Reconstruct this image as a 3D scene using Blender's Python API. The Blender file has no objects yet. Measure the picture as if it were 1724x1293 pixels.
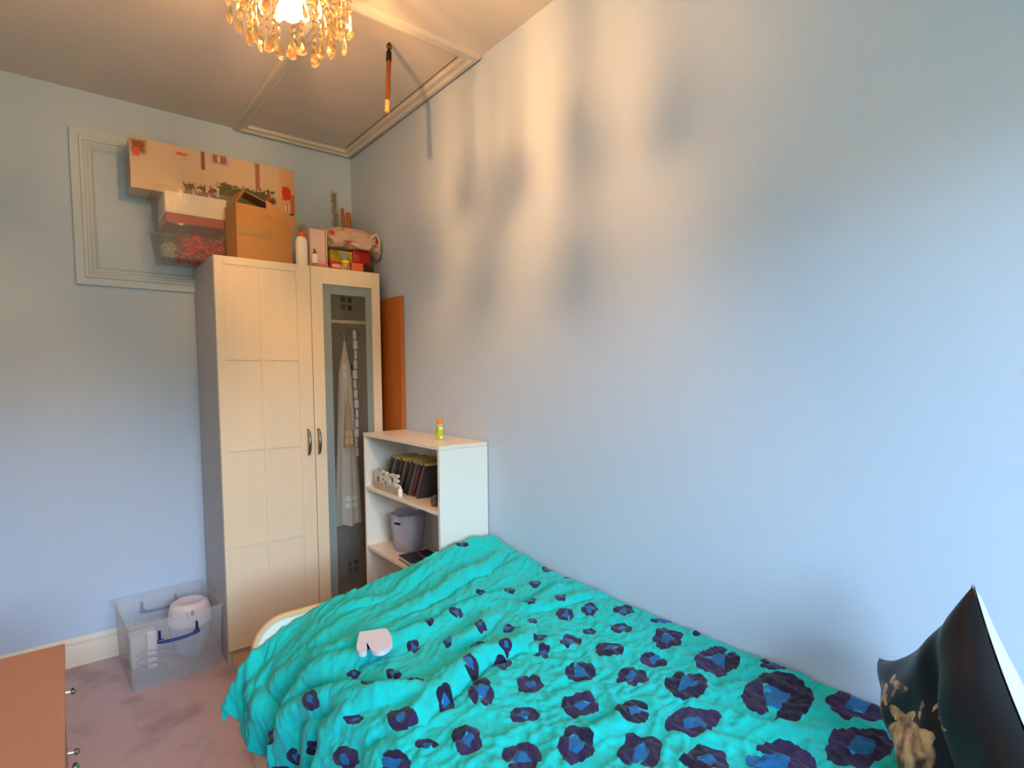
import bpy, bmesh, math, random
import numpy as np
from mathutils import Vector, Matrix, Euler
random.seed(7)
C = bpy.context.scene.collection
scene = bpy.context.scene
PI = math.pi
RX, LX, BY, FY, H = 0.0, -2.02, 0.0, -4.90, 2.95      # room: right wall, left wall, back wall, front wall, ceiling height

# ------------------------------------------------ camera
cam = bpy.data.cameras.new('camera'); camo = bpy.data.objects.new('camera', cam); C.objects.link(camo)
yw, pt, rl = [math.radians(v) for v in (39.043, 3.427, -.428)]
fw = Vector((math.sin(yw)*math.cos(pt), math.cos(yw)*math.cos(pt), -math.sin(pt)))
rt = Vector((math.cos(yw), -math.sin(yw), 0)); up = rt.cross(fw)
rt2 = math.cos(rl)*rt + math.sin(rl)*up; up2 = -math.sin(rl)*rt + math.cos(rl)*up
camo.matrix_world = Matrix(((rt2.x, up2.x, -fw.x, -1.542), (rt2.y, up2.y, -fw.y, -3.639), (rt2.z, up2.z, -fw.z, 1.5), (0, 0, 0, 1)))
cam.sensor_width = 36; cam.lens = 935.8*36/1724; cam.clip_start = .02
cam.shift_x = -(869.4-862)/1724; cam.shift_y = (685.4-646.5)/1724
scene.camera = camo
scene.view_settings.view_transform = 'Standard'; scene.view_settings.look = 'None'
scene.view_settings.gamma = 1; scene.view_settings.exposure = 1.35; scene.view_settings.use_curve_mapping = False

# ------------------------------------------------ daylight: blue sky over a green garden, through the window behind the camera
SKY = 11.6
w = bpy.data.worlds.new('sky'); scene.world = w; w.use_nodes = True
nt = w.node_tree; nt.nodes.clear()
tc = nt.nodes.new('ShaderNodeTexCoord'); sx = nt.nodes.new('ShaderNodeSeparateXYZ'); cr = nt.nodes.new('ShaderNodeValToRGB')
mr = nt.nodes.new('ShaderNodeMapRange'); mr.inputs[1].default_value = -1; mr.inputs[2].default_value = 1
bg = nt.nodes.new('ShaderNodeBackground'); wo = nt.nodes.new('ShaderNodeOutputWorld')
nt.links.new(tc.outputs['Generated'], sx.inputs[0]); nt.links.new(sx.outputs['Z'], mr.inputs[0]); nt.links.new(mr.outputs[0], cr.inputs[0])
e = cr.color_ramp.elements
e[0].position = 0; e[0].color = (.13, .15, .045, 1)              # lawn
e[1].position = 1; e[1].color = (.13, .22, .36, 1)
k = e.new(.50); k.color = (.08, .095, .035, 1)
k = e.new(.565); k.color = (.08, .10, .065, 1)                      # hedges and trees up to about eight degrees
k = e.new(.60); k.color = (1.03, 1.38, 1.74, 1)                     # bright low sky
k = e.new(.66); k.color = (.49, .69, .94, 1)
k = e.new(.78); k.color = (.22, .31, .43, 1)
nt.links.new(cr.outputs[0], bg.inputs[0]); bg.inputs[1].default_value = SKY; nt.links.new(bg.outputs[0], wo.inputs[0])
WX0, WX1, WZ0, WZ1 = -1.88, -.48, .85, 2.42                  # window opening in the front wall
pl = bpy.data.lights.new('window_portal', 'AREA'); pl.shape = 'RECTANGLE'; pl.size = WX1-WX0; pl.size_y = WZ1-WZ0
pl.cycles.is_portal = True
po = bpy.data.objects.new('window_portal', pl); C.objects.link(po)
po.location = ((WX0+WX1)/2, FY-.12, (WZ0+WZ1)/2); po.rotation_euler = (math.radians(90), 0, 0)
BULB = (-.961, -1.852, 2.607); BULB_POWER = .76

# ------------------------------------------------ helpers
def lin(c):
    return tuple((v/12.92 if v <= .04045 else ((v+.055)/1.055)**2.4) for v in [x/255 for x in c])
_m = {}
def mat(name, rgb, rough=.6, metal=0, spec=.5, noise=None, bump=None, sheen=0, trans=0, alpha=1, coat=0, emit=None, ior=1.45):
    """rgb 0-255 sRGB; noise=(scale, amount, rgb2, detail); bump=(scale, strength, distance)"""
    if name in _m: return _m[name]
    m = bpy.data.materials.new(name); m.use_nodes = True; n = m.node_tree; b = n.nodes['Principled BSDF']
    c = (*lin(rgb), 1)
    b.inputs['Base Color'].default_value = c; b.inputs['Roughness'].default_value = rough
    b.inputs['Metallic'].default_value = metal; b.inputs['Specular IOR Level'].default_value = spec
    b.inputs['Sheen Weight'].default_value = sheen; b.inputs['Transmission Weight'].default_value = trans
    b.inputs['Alpha'].default_value = alpha; b.inputs['Coat Weight'].default_value = coat; b.inputs['IOR'].default_value = ior
    if emit: b.inputs['Emission Color'].default_value = (*emit[0], 1); b.inputs['Emission Strength'].default_value = emit[1]
    tco = n.nodes.new('ShaderNodeTexCoord')
    if noise:
        nz = n.nodes.new('ShaderNodeTexNoise'); nz.inputs['Scale'].default_value = noise[0]; nz.inputs['Detail'].default_value = noise[3] if len(noise) > 3 else 4
        if len(noise) > 4:
            mp = n.nodes.new('ShaderNodeMapping'); mp.inputs['Scale'].default_value = noise[4]
            n.links.new(tco.outputs['Object'], mp.inputs[0]); n.links.new(mp.outputs[0], nz.inputs['Vector'])
        else: n.links.new(tco.outputs['Object'], nz.inputs['Vector'])
        rp = n.nodes.new('ShaderNodeMapRange'); rp.inputs[1].default_value = .5-noise[1]/2; rp.inputs[2].default_value = .5+noise[1]/2
        mx = n.nodes.new('ShaderNodeMix'); mx.data_type = 'RGBA'
        n.links.new(nz.outputs['Fac'], rp.inputs[0]); n.links.new(rp.outputs[0], mx.inputs['Factor'])
        mx.inputs[6].default_value = c; mx.inputs[7].default_value = (*lin(noise[2]), 1)
        n.links.new(mx.outputs[2], b.inputs['Base Color'])
    if bump:
        nz = n.nodes.new('ShaderNodeTexNoise'); nz.inputs['Scale'].default_value = bump[0]; nz.inputs['Detail'].default_value = 5
        n.links.new(tco.outputs['Object'], nz.inputs['Vector'])
        bp = n.nodes.new('ShaderNodeBump'); bp.inputs['Strength'].default_value = bump[1]; bp.inputs['Distance'].default_value = bump[2]
        n.links.new(nz.outputs['Fac'], bp.inputs['Height']); n.links.new(bp.outputs[0], b.inputs['Normal'])
    _m[name] = m; return m
def see_through(name, rgb, fac, rough=.25, bump=None, glow=0):
    """thin translucent plastic / glass: part transparent, part glossy coloured"""
    if name in _m: return _m[name]
    m = mat(name, rgb, rough, bump=bump); n = m.node_tree; b = n.nodes['Principled BSDF']; out = n.nodes['Material Output']
    t = n.nodes.new('ShaderNodeBsdfTransparent'); x = n.nodes.new('ShaderNodeMixShader'); x.inputs[0].default_value = fac
    src = b.outputs[0]
    if glow:      # milky plastic lets light through from behind
        tr = n.nodes.new('ShaderNodeBsdfTranslucent'); tr.inputs[0].default_value = (*lin(rgb), 1); y = n.nodes.new('ShaderNodeMixShader'); y.inputs[0].default_value = glow
        n.links.new(b.outputs[0], y.inputs[1]); n.links.new(tr.outputs[0], y.inputs[2]); src = y.outputs[0]
    n.links.new(t.outputs[0], x.inputs[1]); n.links.new(src, x.inputs[2]); n.links.new(x.outputs[0], out.inputs[0])
    return m
def obj(name, bm, m, parent=None, smooth=False, bevel=0, seg=2, kind=None, label=None, sub=0):
    if isinstance(bm, bmesh.types.BMesh):
        bmesh.ops.recalc_face_normals(bm, faces=bm.faces[:])
        me = bpy.data.meshes.new(name); bm.to_mesh(me); bm.free()
    else: me = bm
    for x in (m if isinstance(m, (list, tuple)) else [m]): me.materials.append(x)
    if smooth:
        me.polygons.foreach_set('use_smooth', [True]*len(me.polygons))
        if smooth != 'all':
            try: me.set_sharp_from_angle(angle=math.radians(38))
            except Exception: pass
    o = bpy.data.objects.new(name, me); C.objects.link(o)
    if parent is not None:
        o.parent = parent
        if parent.type == 'EMPTY': o.matrix_parent_inverse = parent.matrix_basis.inverted()
        else: o.matrix_parent_inverse = Matrix()
    if bevel:
        md = o.modifiers.new('bevel', 'BEVEL'); md.width = bevel; md.segments = seg; md.limit_method = 'ANGLE'; md.angle_limit = math.radians(40)
    if sub:
        md = o.modifiers.new('subsurf', 'SUBSURF'); md.levels = sub; md.render_levels = sub
    if kind: o['kind'] = kind
    if label: o['label'] = label
    return o
def tag(o, label, cat, group=None, kind=None):
    o['label'] = label; o['category'] = cat
    if group: o['group'] = group
    if kind: o['kind'] = kind
    return o
def thing(name, label, cat, loc, group=None):
    o = bpy.data.objects.new(name, None); C.objects.link(o); o.location = loc; o.empty_display_size = .05
    tag(o, label, cat, group); return o
def struct(name, bm, m, **kw):
    return obj(name, bm, m, kind='structure', **kw)
def BM(): return bmesh.new()
def box(bm, x0, x1, y0, y1, z0, z1, M=None, mi=0):
    vs = [bm.verts.new(Vector((x, y, z))) for z in (z0, z1) for y in (y0, y1) for x in (x0, x1)]
    if M is not None:
        for v in vs: v.co = M @ v.co
    for f in ((0, 1, 3, 2), (4, 6, 7, 5), (0, 4, 5, 1), (2, 3, 7, 6), (0, 2, 6, 4), (1, 5, 7, 3)):
        fc = bm.faces.new([vs[i] for i in f]); fc.material_index = mi
    return bm
def bx(*a, **k): return box(BM(), *a, **k)
def lathe(bm, prof, c, seg=28, M=None, mi=0, sxy=(1, 1), rmod=None):
    rings = []
    for r, z in prof:
        if r < 1e-6: v = bm.verts.new((0, 0, z)); rings.append([v])
        else:
            rings.append([bm.verts.new(((r*(rmod(2*PI*i/seg, z) if rmod else 1))*math.cos(2*PI*i/seg)*sxy[0], (r*(rmod(2*PI*i/seg, z) if rmod else 1))*math.sin(2*PI*i/seg)*sxy[1], z)) for i in range(seg)])
    for A, B in zip(rings, rings[1:]):
        for i in range(seg):
            j = (i+1) % seg
            if len(A) == 1 and len(B) == 1: continue
            if len(A) == 1: f = bm.faces.new((A[0], B[j], B[i]))
            elif len(B) == 1: f = bm.faces.new((A[i], A[j], B[0]))
            else: f = bm.faces.new((A[i], A[j], B[j], B[i]))
            f.material_index = mi
    T = Matrix.Translation(c) @ (M if M is not None else Matrix())
    for R in rings:
        for v in R: v.co = T @ v.co
    return bm
def tube(bm, pts, r, seg=8, closed=False, mi=0):
    pts = [Vector(p) for p in pts]; n = len(pts); rings = []
    rs = r if isinstance(r, (list, tuple)) else [r]*n
    nrm = None
    for i, p in enumerate(pts):
        if closed: t = pts[(i+1) % n]-pts[i-1]
        else: t = pts[min(i+1, n-1)]-pts[max(i-1, 0)]
        t.normalize()
        if nrm is None: nrm = t.orthogonal().normalized()
        else: nrm = (nrm - t*nrm.dot(t)).normalized()
        b = t.cross(nrm)
        rings.append([bm.verts.new(p + (nrm*math.cos(2*PI*k/seg)+b*math.sin(2*PI*k/seg))*rs[i]) for k in range(seg)])
    for i in range(n if closed else n-1):
        A, B = rings[i], rings[(i+1) % n]
        for k in range(seg):
            f = bm.faces.new((A[k], A[(k+1) % seg], B[(k+1) % seg], B[k])); f.material_index = mi
    if not closed:
        bm.faces.new(rings[0]); bm.faces.new(rings[-1][::-1])
    return bm
def prism(bm, poly, f0, f1, mi=0):
    """poly of 2D points; f0/f1 map (u,v) -> 3D on the two faces"""
    A = [bm.verts.new(f0(*p)) for p in poly]; B = [bm.verts.new(f1(*p)) for p in poly]; n = len(poly)
    for f in [bm.faces.new(A), bm.faces.new(B[::-1])]+[bm.faces.new((A[i], B[i], B[(i+1) % n], A[(i+1) % n])) for i in range(n)]: f.material_index = mi
    return bm
def smoothpts(p, n=6):
    p = [Vector(q) for q in p]; out = []
    for i in range(len(p)-1):
        a = p[max(i-1, 0)]; b = p[i]; c = p[i+1]; d = p[min(i+2, len(p)-1)]
        for k in range(n):
            t = k/n; out.append(.5*((2*b)+(c-a)*t+(2*a-5*b+4*c-d)*t*t+(3*b-3*c+d-a)*t**3))
    out.append(p[-1]); return out
def text_mesh(s, size, depth, M, bold=0.0):
    cu = bpy.data.curves.new('lettering', 'FONT'); cu.body = s; cu.size = size; cu.extrude = depth/2; cu.offset = bold
    cu.align_x = 'CENTER'
    o = bpy.data.objects.new('lettering', cu); C.objects.link(o); bpy.context.view_layer.update()
    me = bpy.data.meshes.new_from_object(o.evaluated_get(bpy.context.evaluated_depsgraph_get()))
    bpy.data.objects.remove(o); me.transform(M); return me
def copy_tree(o, parent=None):
    c = o.copy(); C.objects.link(c)
    if parent is not None: c.parent = parent
    for ch in list(o.children): copy_tree(ch, c)
    return c

# ================================================ ROOM
wallm = mat('blue_wall_paint', (189, 208, 229), .55, spec=.3, noise=(1.3, .6, (192, 210, 230), 3), bump=(140, .12, .002))
ceilm = mat('ceiling_paint', (216, 208, 197), .7, spec=.2, bump=(90, .1, .002))
cream = mat('cream_gloss_paint', (226, 214, 194), .35)
T = .12
struct('wall_right', bx(RX, RX+T, FY-T, BY+T, -.1, H+.25), wallm)
struct('wall_back', bx(LX-T, RX-.0005, BY, BY+T, -.1, H+.25), wallm)
struct('wall_left', bx(LX-T, LX, FY-T, BY-.0005, -.1, H+.25), wallm)
b = BM()
for q in ((LX+.0005, WX0, -.1, H+.25), (WX1, RX-.0005, -.1, H+.25), (WX0, WX1, -.1, WZ0), (WX0, WX1, WZ1, H+.25)):
    box(b, q[0], q[1], FY-T, FY, q[2], q[3])
struct('wall_front', b, wallm)
b = BM()
whitem = mat('white_window_paint', (235, 235, 232), .4)
for q in ((WX0, WX0+.05, WZ0, WZ1), (WX1-.05, WX1, WZ0, WZ1), (WX0+.05, WX1-.05, WZ0, WZ0+.05), (WX0+.05, WX1-.05, WZ1-.05, WZ1), (-1.125, -1.075, WZ0+.05, WZ1-.05)):
    box(b, q[0], q[1], FY-.09, FY-.04, q[2], q[3])
wf = struct('window_1', b, whitem)
obj('pane', bx(WX0+.05, WX1-.05, FY-.068, FY-.062, WZ0+.05, WZ1-.05), see_through('window_glass', (235, 240, 240), .06, .02), wf)
# carpet
cm = mat('mauve_carpet', (176, 138, 128), .95, spec=.1, sheen=.3, bump=(420, .9, .004))
n = cm.node_tree; bs = n.nodes['Principled BSDF']; tc = n.nodes.new('ShaderNodeTexCoord')
n1 = n.nodes.new('ShaderNodeTexNoise'); n1.inputs['Scale'].default_value = 4.2; n1.inputs['Detail'].default_value = 3
mp = n.nodes.new('ShaderNodeMapping'); mp.inputs['Scale'].default_value = (1.2, 1, 1); n.links.new(tc.outputs['Object'], mp.inputs[0]); n.links.new(mp.outputs[0], n1.inputs['Vector'])
r1 = n.nodes.new('ShaderNodeValToRGB'); r1.color_ramp.elements[0].position = .34; r1.color_ramp.elements[0].color = (*lin((176, 148, 150)), 1)
r1.color_ramp.elements[1].position = .50; r1.color_ramp.elements[1].color = (*lin((206, 176, 176)), 1)
n2 = n.nodes.new('ShaderNodeTexNoise'); n2.inputs['Scale'].default_value = 260; n.links.new(tc.outputs['Object'], n2.inputs['Vector'])
mx = n.nodes.new('ShaderNodeMix'); mx.data_type = 'RGBA'; mx.blend_type = 'OVERLAY'; mx.inputs['Factor'].default_value = .5
n.links.new(n1.outputs['Fac'], r1.inputs[0]); n.links.new(r1.outputs[0], mx.inputs[6]); n.links.new(n2.outputs['Fac'], mx.inputs[7]); n.links.new(mx.outputs[2], bs.inputs['Base Color'])
struct('floor', bx(LX-T, RX+T, FY-T, BY+T, -.1, 0), cm)
# ceiling with a rectangular opening for the loft hatch
HX0, HX1, HY0, HY1 = -.665, -.062, -1.44, -.085
b = BM()
for q in ((LX-T, HX0, FY-T, BY+T), (HX1, RX+T, FY-T, BY+T), (HX0, HX1, FY-T, HY0), (HX0, HX1, HY1, BY+T)):
    box(b, q[0], q[1], q[2], q[3], H, H+.1)
box(b, LX-T, RX+T, FY-T, BY+T, H+.1005, H+.15)  # unseen slab added over the hatch opening to stop light leaking in
struct('ceiling', b, ceilm)
def moulding_frame(bm, x0, x1, y0, y1, wdt, steps, f):
    """stepped picture-frame moulding; f(u,v,d) maps plane coords and projection to 3D; steps = [(inset, height)]"""
    loops = []
    for ins, hgt in steps:
        loops.append([bm.verts.new(f(u, v, hgt)) for u, v in ((x0+ins, y0+ins), (x1-ins, y0+ins), (x1-ins, y1-ins), (x0+ins, y1-ins))])
    for A, B in zip(loops, loops[1:]):
        for i in range(4): bm.faces.new((A[i], A[(i+1) % 4], B[(i+1) % 4], B[i]))
    return bm
lh = thing('loft_hatch', 'painted loft hatch with raised moulding in the ceiling corner', 'loft hatch', (-.36, -.76, H))
b = BM()
moulding_frame(b, -.72, -.003, -1.51, -.02, .07, [(0, 0), (.002, .014), (.012, .022), (.030, .024), (.040, .014), (.062, .012), (.066, .004), (.066, -.03), (0, -.03)], lambda u, v, d: Vector((u, v, H-d)))
obj('frame', b, mat('hatch_frame_paint', (212, 203, 190), .5, bump=(40, .25, .003)), lh, smooth=True)
obj('panel', bx(HX0+.014, HX1-.019, HY0+.014, HY1-.012, H+.004, H+.022), mat('hatch_panel_paint', (218, 206, 192), .6, noise=(9, .5, (210, 198, 184))), lh, bevel=.002)
# blind access panel framed on the back wall
b = BM()
moulding_frame(b, -1.474, -.80, 1.973, 2.755, .1, [(0, 0), (.001, .020), (.035, .020), (.040, .028), (.052, .026), (.056, .018), (.066, .022), (.076, .014), (.082, .016), (.094, .004), (.096, .001)], lambda u, v, d: Vector((u, BY-d, v)))
struct('trim_1', b, mat('panel_frame_paint', (196, 211, 223), .45, spec=.4), smooth=True)
# skirting boards
def skirt(name, f, a0, a1):
    prof = [(0, 0), (.018, 0), (.018, .105), (.013, .118), (.015, .126), (.008, .140), (.004, .148), (0, .148)]
    b = BM(); prism(b, prof, lambda d, z: f(a0, d, z), lambda d, z: f(a1, d, z)); struct(name, b, cream, smooth=True)
skirt('baseboard_back', lambda a, d, z: Vector((a, BY-d, z)), LX, RX)
skirt('baseboard_right', lambda a, d, z: Vector((RX-d, a, z)), FY, BY-.018)
skirt('baseboard_left', lambda a, d, z: Vector((LX+d, a, z)), FY, BY-.018)

# ================================================ PENDANT LAMP
bxx, byy, bzz = BULB
gold = mat('lamp_brass', (190, 160, 110), .25, metal=1)
lamp = thing('ceiling_lamp', 'lit ceiling pendant lamp hung with clear crystal strings', 'ceiling lamp', (bxx, byy, H))
b = BM(); lathe(b, [(0, H), (.055, H), (.055, H-.012), (.02, H-.03), (0, H-.03)], (bxx, byy, 0)); obj('canopy', b, gold, lamp, smooth=True)
obj('stem', tube(BM(), [(bxx, byy, H-.02), (bxx, byy, 2.74)], .006), gold, lamp, smooth=True)
b = BM(); lathe(b, [(0, 2.745), (.022, 2.745), (.022, 2.69), (.016, 2.68), (0, 2.68)], (bxx, byy, 0)); obj('bulb_holder', b, mat('white_plastic', (235, 232, 225), .35), lamp, smooth=True)
b = BM()
for R in (.172, .140, .108):
    tube(b, [(bxx+R*math.cos(t*PI/18), byy+R*math.sin(t*PI/18), 2.735) for t in range(36)], .004, closed=True)
for t in range(4):
    a = t*PI/2; tube(b, [(bxx+.02*math.cos(a), byy+.02*math.sin(a), 2.735), (bxx+.172*math.cos(a), byy+.172*math.sin(a), 2.735)], .003)
obj('ring_frame', b, gold, lamp, smooth=True)
b = BM(); lathe(b, [(0, bzz-.034), (.012, bzz-.032), (.024, bzz-.024), (.032, bzz-.010), (.034, bzz+.004), (.031, bzz+.022), (.024, bzz+.042), (.015, bzz+.062), (.014, bzz+.078), (0, bzz+.078)], (bxx, byy, 0), 24)
bulbm = mat('glowing_bulb', (255, 220, 170), .4, emit=((1, .56, .24), 40))      # thin glowing glass around the lamp's light
n = bulbm.node_tree; t_ = n.nodes.new('ShaderNodeBsdfTransparent'); x_ = n.nodes.new('ShaderNodeMixShader'); x_.inputs[0].default_value = .35
n.links.new(t_.outputs[0], x_.inputs[1]); n.links.new(n.nodes['Principled BSDF'].outputs[0], x_.inputs[2]); n.links.new(x_.outputs[0], n.nodes['Material Output'].inputs[0])
pl_ = bpy.data.lights.new('bulb_light', 'POINT'); pl_.energy = 30*BULB_POWER; pl_.color = (1, .50, .18); pl_.shadow_soft_size = .017
po_ = bpy.data.objects.new('bulb_light', pl_); C.objects.link(po_); po_.location = BULB
obj('bulb', b, bulbm, lamp, smooth='all')
crys = mat('lamp_crystal', (255, 214, 150), .03, trans=1, ior=1.52)  # amber tint puts the bulb's warm glow into the clear crystal
n = crys.node_tree; t_ = n.nodes.new('ShaderNodeBsdfTransparent'); t_.inputs[0].default_value = (1, .93, .82, 1); x_ = n.nodes.new('ShaderNodeMixShader'); x_.inputs[0].default_value = .7
n.links.new(t_.outputs[0], x_.inputs[1]); n.links.new(n.nodes['Principled BSDF'].outputs[0], x_.inputs[2]); n.links.new(x_.outputs[0], n.nodes['Material Output'].inputs[0])
def octa(bm, c, w_, h_, d_, rot):
    M = Matrix.Translation(c) @ Matrix.Rotation(rot, 4, 'Z')
    ring = [(1, 0), (.7, .7), (0, 1), (-.7, .7), (-1, 0), (-.7, -.7), (0, -1), (.7, -.7)]
    L = [[bm.verts.new(M @ Vector((x*w_*s, y*d_*s, z*h_))) for x, y in ring] for s, z in ((.55, .6), (1, 0), (.55, -.6))]
    t = bm.verts.new(M @ Vector((0, 0, h_))); u = bm.verts.new(M @ Vector((0, 0, -h_)))
    for i in range(8):
        j = (i+1) % 8
        bm.faces.new((t, L[0][i], L[0][j])); bm.faces.new((u, L[2][j], L[2][i]))
        for A, B in zip(L, L[1:]): bm.faces.new((A[i], B[i], B[j], A[j]))
def drop(bm, c, w_, h_, d_, rot):
    M = Matrix.Translation(c) @ Matrix.Rotation(rot, 4, 'Z')
    out = [(0, 1), (.42, .45), (.86, -.15), (1, -.5), (.72, -.82), (0, -1), (-.72, -.82), (-1, -.5), (-.86, -.15), (-.42, .45)]
    rim = [bm.verts.new(M @ Vector((x*w_, 0, z*h_))) for x, z in out]
    for s in (-1, 1):
        inner = [bm.verts.new(M @ Vector((x*w_*.55, s*d_, (z*.55-.12)*h_))) for x, z in out]
        for i in range(len(out)):
            j = (i+1) % len(out); bm.faces.new((rim[i], rim[j], inner[j], inner[i]))
        bm.faces.new(inner)
for R, N, zb, ph in ((.172, 17, 2.537, .1), (.140, 12, 2.520, .22), (.108, 10, 2.508, .35)):
    for i in range(N):
        a = 2*PI*i/N+ph; x = bxx+R*math.cos(a); y = byy+R*math.sin(a)
        zend = zb+random.uniform(-.012, .030)
        b = BM(); z = 2.732
        while z > zend+.062:
            octa(b, (x, y, z-.011), .0085, .0125, .0055, a+random.choice((0, PI/2))+random.uniform(-.5, .5)); z -= .0235
        s = obj('crystal_string', b, crys, lamp)
        b = BM(); drop(b, (x, y, zend+.030), .0185, .033, .0075, a+PI/2+random.uniform(-.5, .5)); d = obj('crystal_drop', b, crys, s)
# loft hatch pole hanging from its ring
hp = thing('hatch_pole', 'short wooden loft pole hanging from the hatch by a dark metal hook', 'pole', (-.375, -1.335, H-.01))
p0 = Vector((-.376, -1.338, H)); p1 = Vector((-.42, -1.392, 2.622)); d = (p1-p0)
obj('hook', tube(tube(BM(), [p0+d*.0, p0+d*.12], .0035), [p0+d*.06+Vector((.010*math.cos(t), 0, .012*math.sin(t))) for t in [k*PI/6 for k in range(12)]], .0028, closed=True), mat('dark_iron', (45, 36, 30), .5, metal=.7), hp, smooth=True)
obj('ferrule', tube(BM(), [p0+d*.11, p0+d*.14, p0+d*.27, p0+d*.28], [.007, .0115, .0125, .011], 12), mat('dark_iron', (45, 36, 30)), hp, smooth=True)
obj('shaft', tube(BM(), [p0+d*.27, p0+d*.84], .010, 14), mat('dark_pole_wood', (128, 66, 26), .45, noise=(30, .5, (106, 50, 18), 4, (1, 1, .1))), hp, smooth=True)
obj('tip', tube(BM(), [p0+d*.84, p0+d*.99, p0+d], [.0105, .0105, .008], 14), mat('pale_pole_wood', (226, 160, 96), .5), hp, smooth=True)  # tip is a paler orange than the dark brown shaft

# ================================================ WARDROBE
WX_0, WX_1, WY, WZ = -.947, -.066, -.54, 2.10
birch = mat('pale_birch_veneer', (238, 221, 190), .38, spec=.4, noise=(6, .9, (232, 213, 180), 5, (4, 4, .35)))
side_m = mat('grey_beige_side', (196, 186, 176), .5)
wr = thing('wardrobe', 'tall pale birch wardrobe with one panelled door and one glass door', 'wardrobe', ((WX_0+WX_1)/2, WY/2, 0))
b = BM(); yb = WY+.022
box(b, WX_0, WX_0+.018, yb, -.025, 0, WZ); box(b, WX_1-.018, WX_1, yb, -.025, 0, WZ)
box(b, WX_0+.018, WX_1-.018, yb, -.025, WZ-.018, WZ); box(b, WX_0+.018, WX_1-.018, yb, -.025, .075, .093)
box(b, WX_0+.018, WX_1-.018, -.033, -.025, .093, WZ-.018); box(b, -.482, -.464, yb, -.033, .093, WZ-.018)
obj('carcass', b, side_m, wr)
obj('plinth', bx(WX_0+.019, WX_1-.019, yb-.004, yb+.012, 0, .074), mat('birch_edge', (214, 186, 140), .45), wr)
obj('shelf', bx(-.464, WX_1-.018, yb+.03, -.034, 1.80, 1.818), mat('pale_shelf', (232, 214, 182), .4), wr)
obj('hanging_rail', tube(BM(), [(-.463, -.28, 1.755), (WX_1-.019, -.28, 1.755)], .011, 12), mat('steel', (170, 168, 165), .3, metal=1), wr, smooth=True)
# panelled door
dx0, dx1 = WX_0+.001, -.4755
b = BM(); box(b, dx0, dx1, WY+.005, WY+.020, .080, WZ-.001)
xs = [dx0, -.906, -.7395, -.7195, -.551, dx1]; zs = [.08, .124, .613, .633, 1.112, 1.132, 1.580, 1.602, 2.060, WZ-.001]
box(b, xs[0], xs[1], WY, WY+.005, zs[0], zs[-1]); box(b, xs[4], xs[5], WY, WY+.005, zs[0], zs[-1])
box(b, xs[2], xs[3], WY+.001, WY+.005, zs[1], zs[-2])
for i in (0, 8): box(b, xs[1], xs[4], WY, WY+.005, zs[i], zs[i+1])
for i in (2, 4, 6):
    box(b, xs[1], xs[2], WY+.001, WY+.005, zs[i], zs[i+1]); box(b, xs[3], xs[4], WY+.001, WY+.005, zs[i], zs[i+1])
dl = obj('door', b, birch, wr, bevel=.0012, label='solid birch door with eight recessed panels')
# glass door
ex0, ex1 = -.4725, WX_1-.001; gx0, gx1, gz0, gz1 = -.408, -.118, .150, 2.008
b = BM()
for q in ((ex0, gx0, .08, WZ-.001), (gx1, ex1, .08, WZ-.001), (gx0, gx1, .08, gz0), (gx0, gx1, gz1, WZ-.001)): box(b, q[0], q[1], WY, WY+.020, q[2], q[3])
dr = obj('door', b, birch, wr, bevel=.001, label='birch framed door with a tall frosted glass pane')
border = mat('frosted_glass_border', (138, 150, 148), .35, spec=.5)
inner = see_through('smoked_glass', (124, 118, 104), .42, .15); clear = see_through('clear_glass', (60, 66, 66), .12, .03)
ix0, ix1, iz0, iz1 = gx0+.047, gx1-.037, gz0+.05, gz1-.052
gxs = [gx0, ix0, -.303, -.277, -.264, -.238, ix1, gx1]; gzs = [gz0, iz0]; sq = []
for zc in (.375, .760, 1.140, 1.525, 1.908):
    for s in (-1, 1): gzs += [zc+s*.0215-.0145, zc+s*.0215+.0145]; sq.append(len(gzs)-2)
gzs += [iz1, gz1]
b = BM(); V = [[bmv for bmv in (b.verts.new((x, WY+.009, z)) for x in gxs)] for z in gzs]
for j in range(len(gzs)-1):
    for i in range(len(gxs)-1):
        f = b.faces.new((V[j][i], V[j][i+1], V[j+1][i+1], V[j+1][i]))
        f.material_index = 0 if (i in (0, 6) or j in (0, len(gzs)-2)) else (2 if (i in (2, 4) and j in sq) else 1)
obj('glass_pane', b, [border, inner, clear], dr, label='frosted glass pane with small clear squares')
hm = mat('brushed_nickel', (150, 140, 128), .3, metal=1)
for hx, par in ((-.512, dl), (-.456, dr)):
    pts = smoothpts([(hx, WY, 1.062), (hx, WY-.016, 1.072), (hx, WY-.026, 1.10), (hx, WY-.030, 1.132), (hx, WY-.026, 1.164), (hx, WY-.016, 1.192), (hx, WY, 1.202)])
    obj('handle', tube(BM(), pts, [.0055+.0035*math.sin(PI*i/(len(pts)-1)) for i in range(len(pts))], 12), hm, par, smooth='all', label='curved brushed metal handle')
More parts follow.
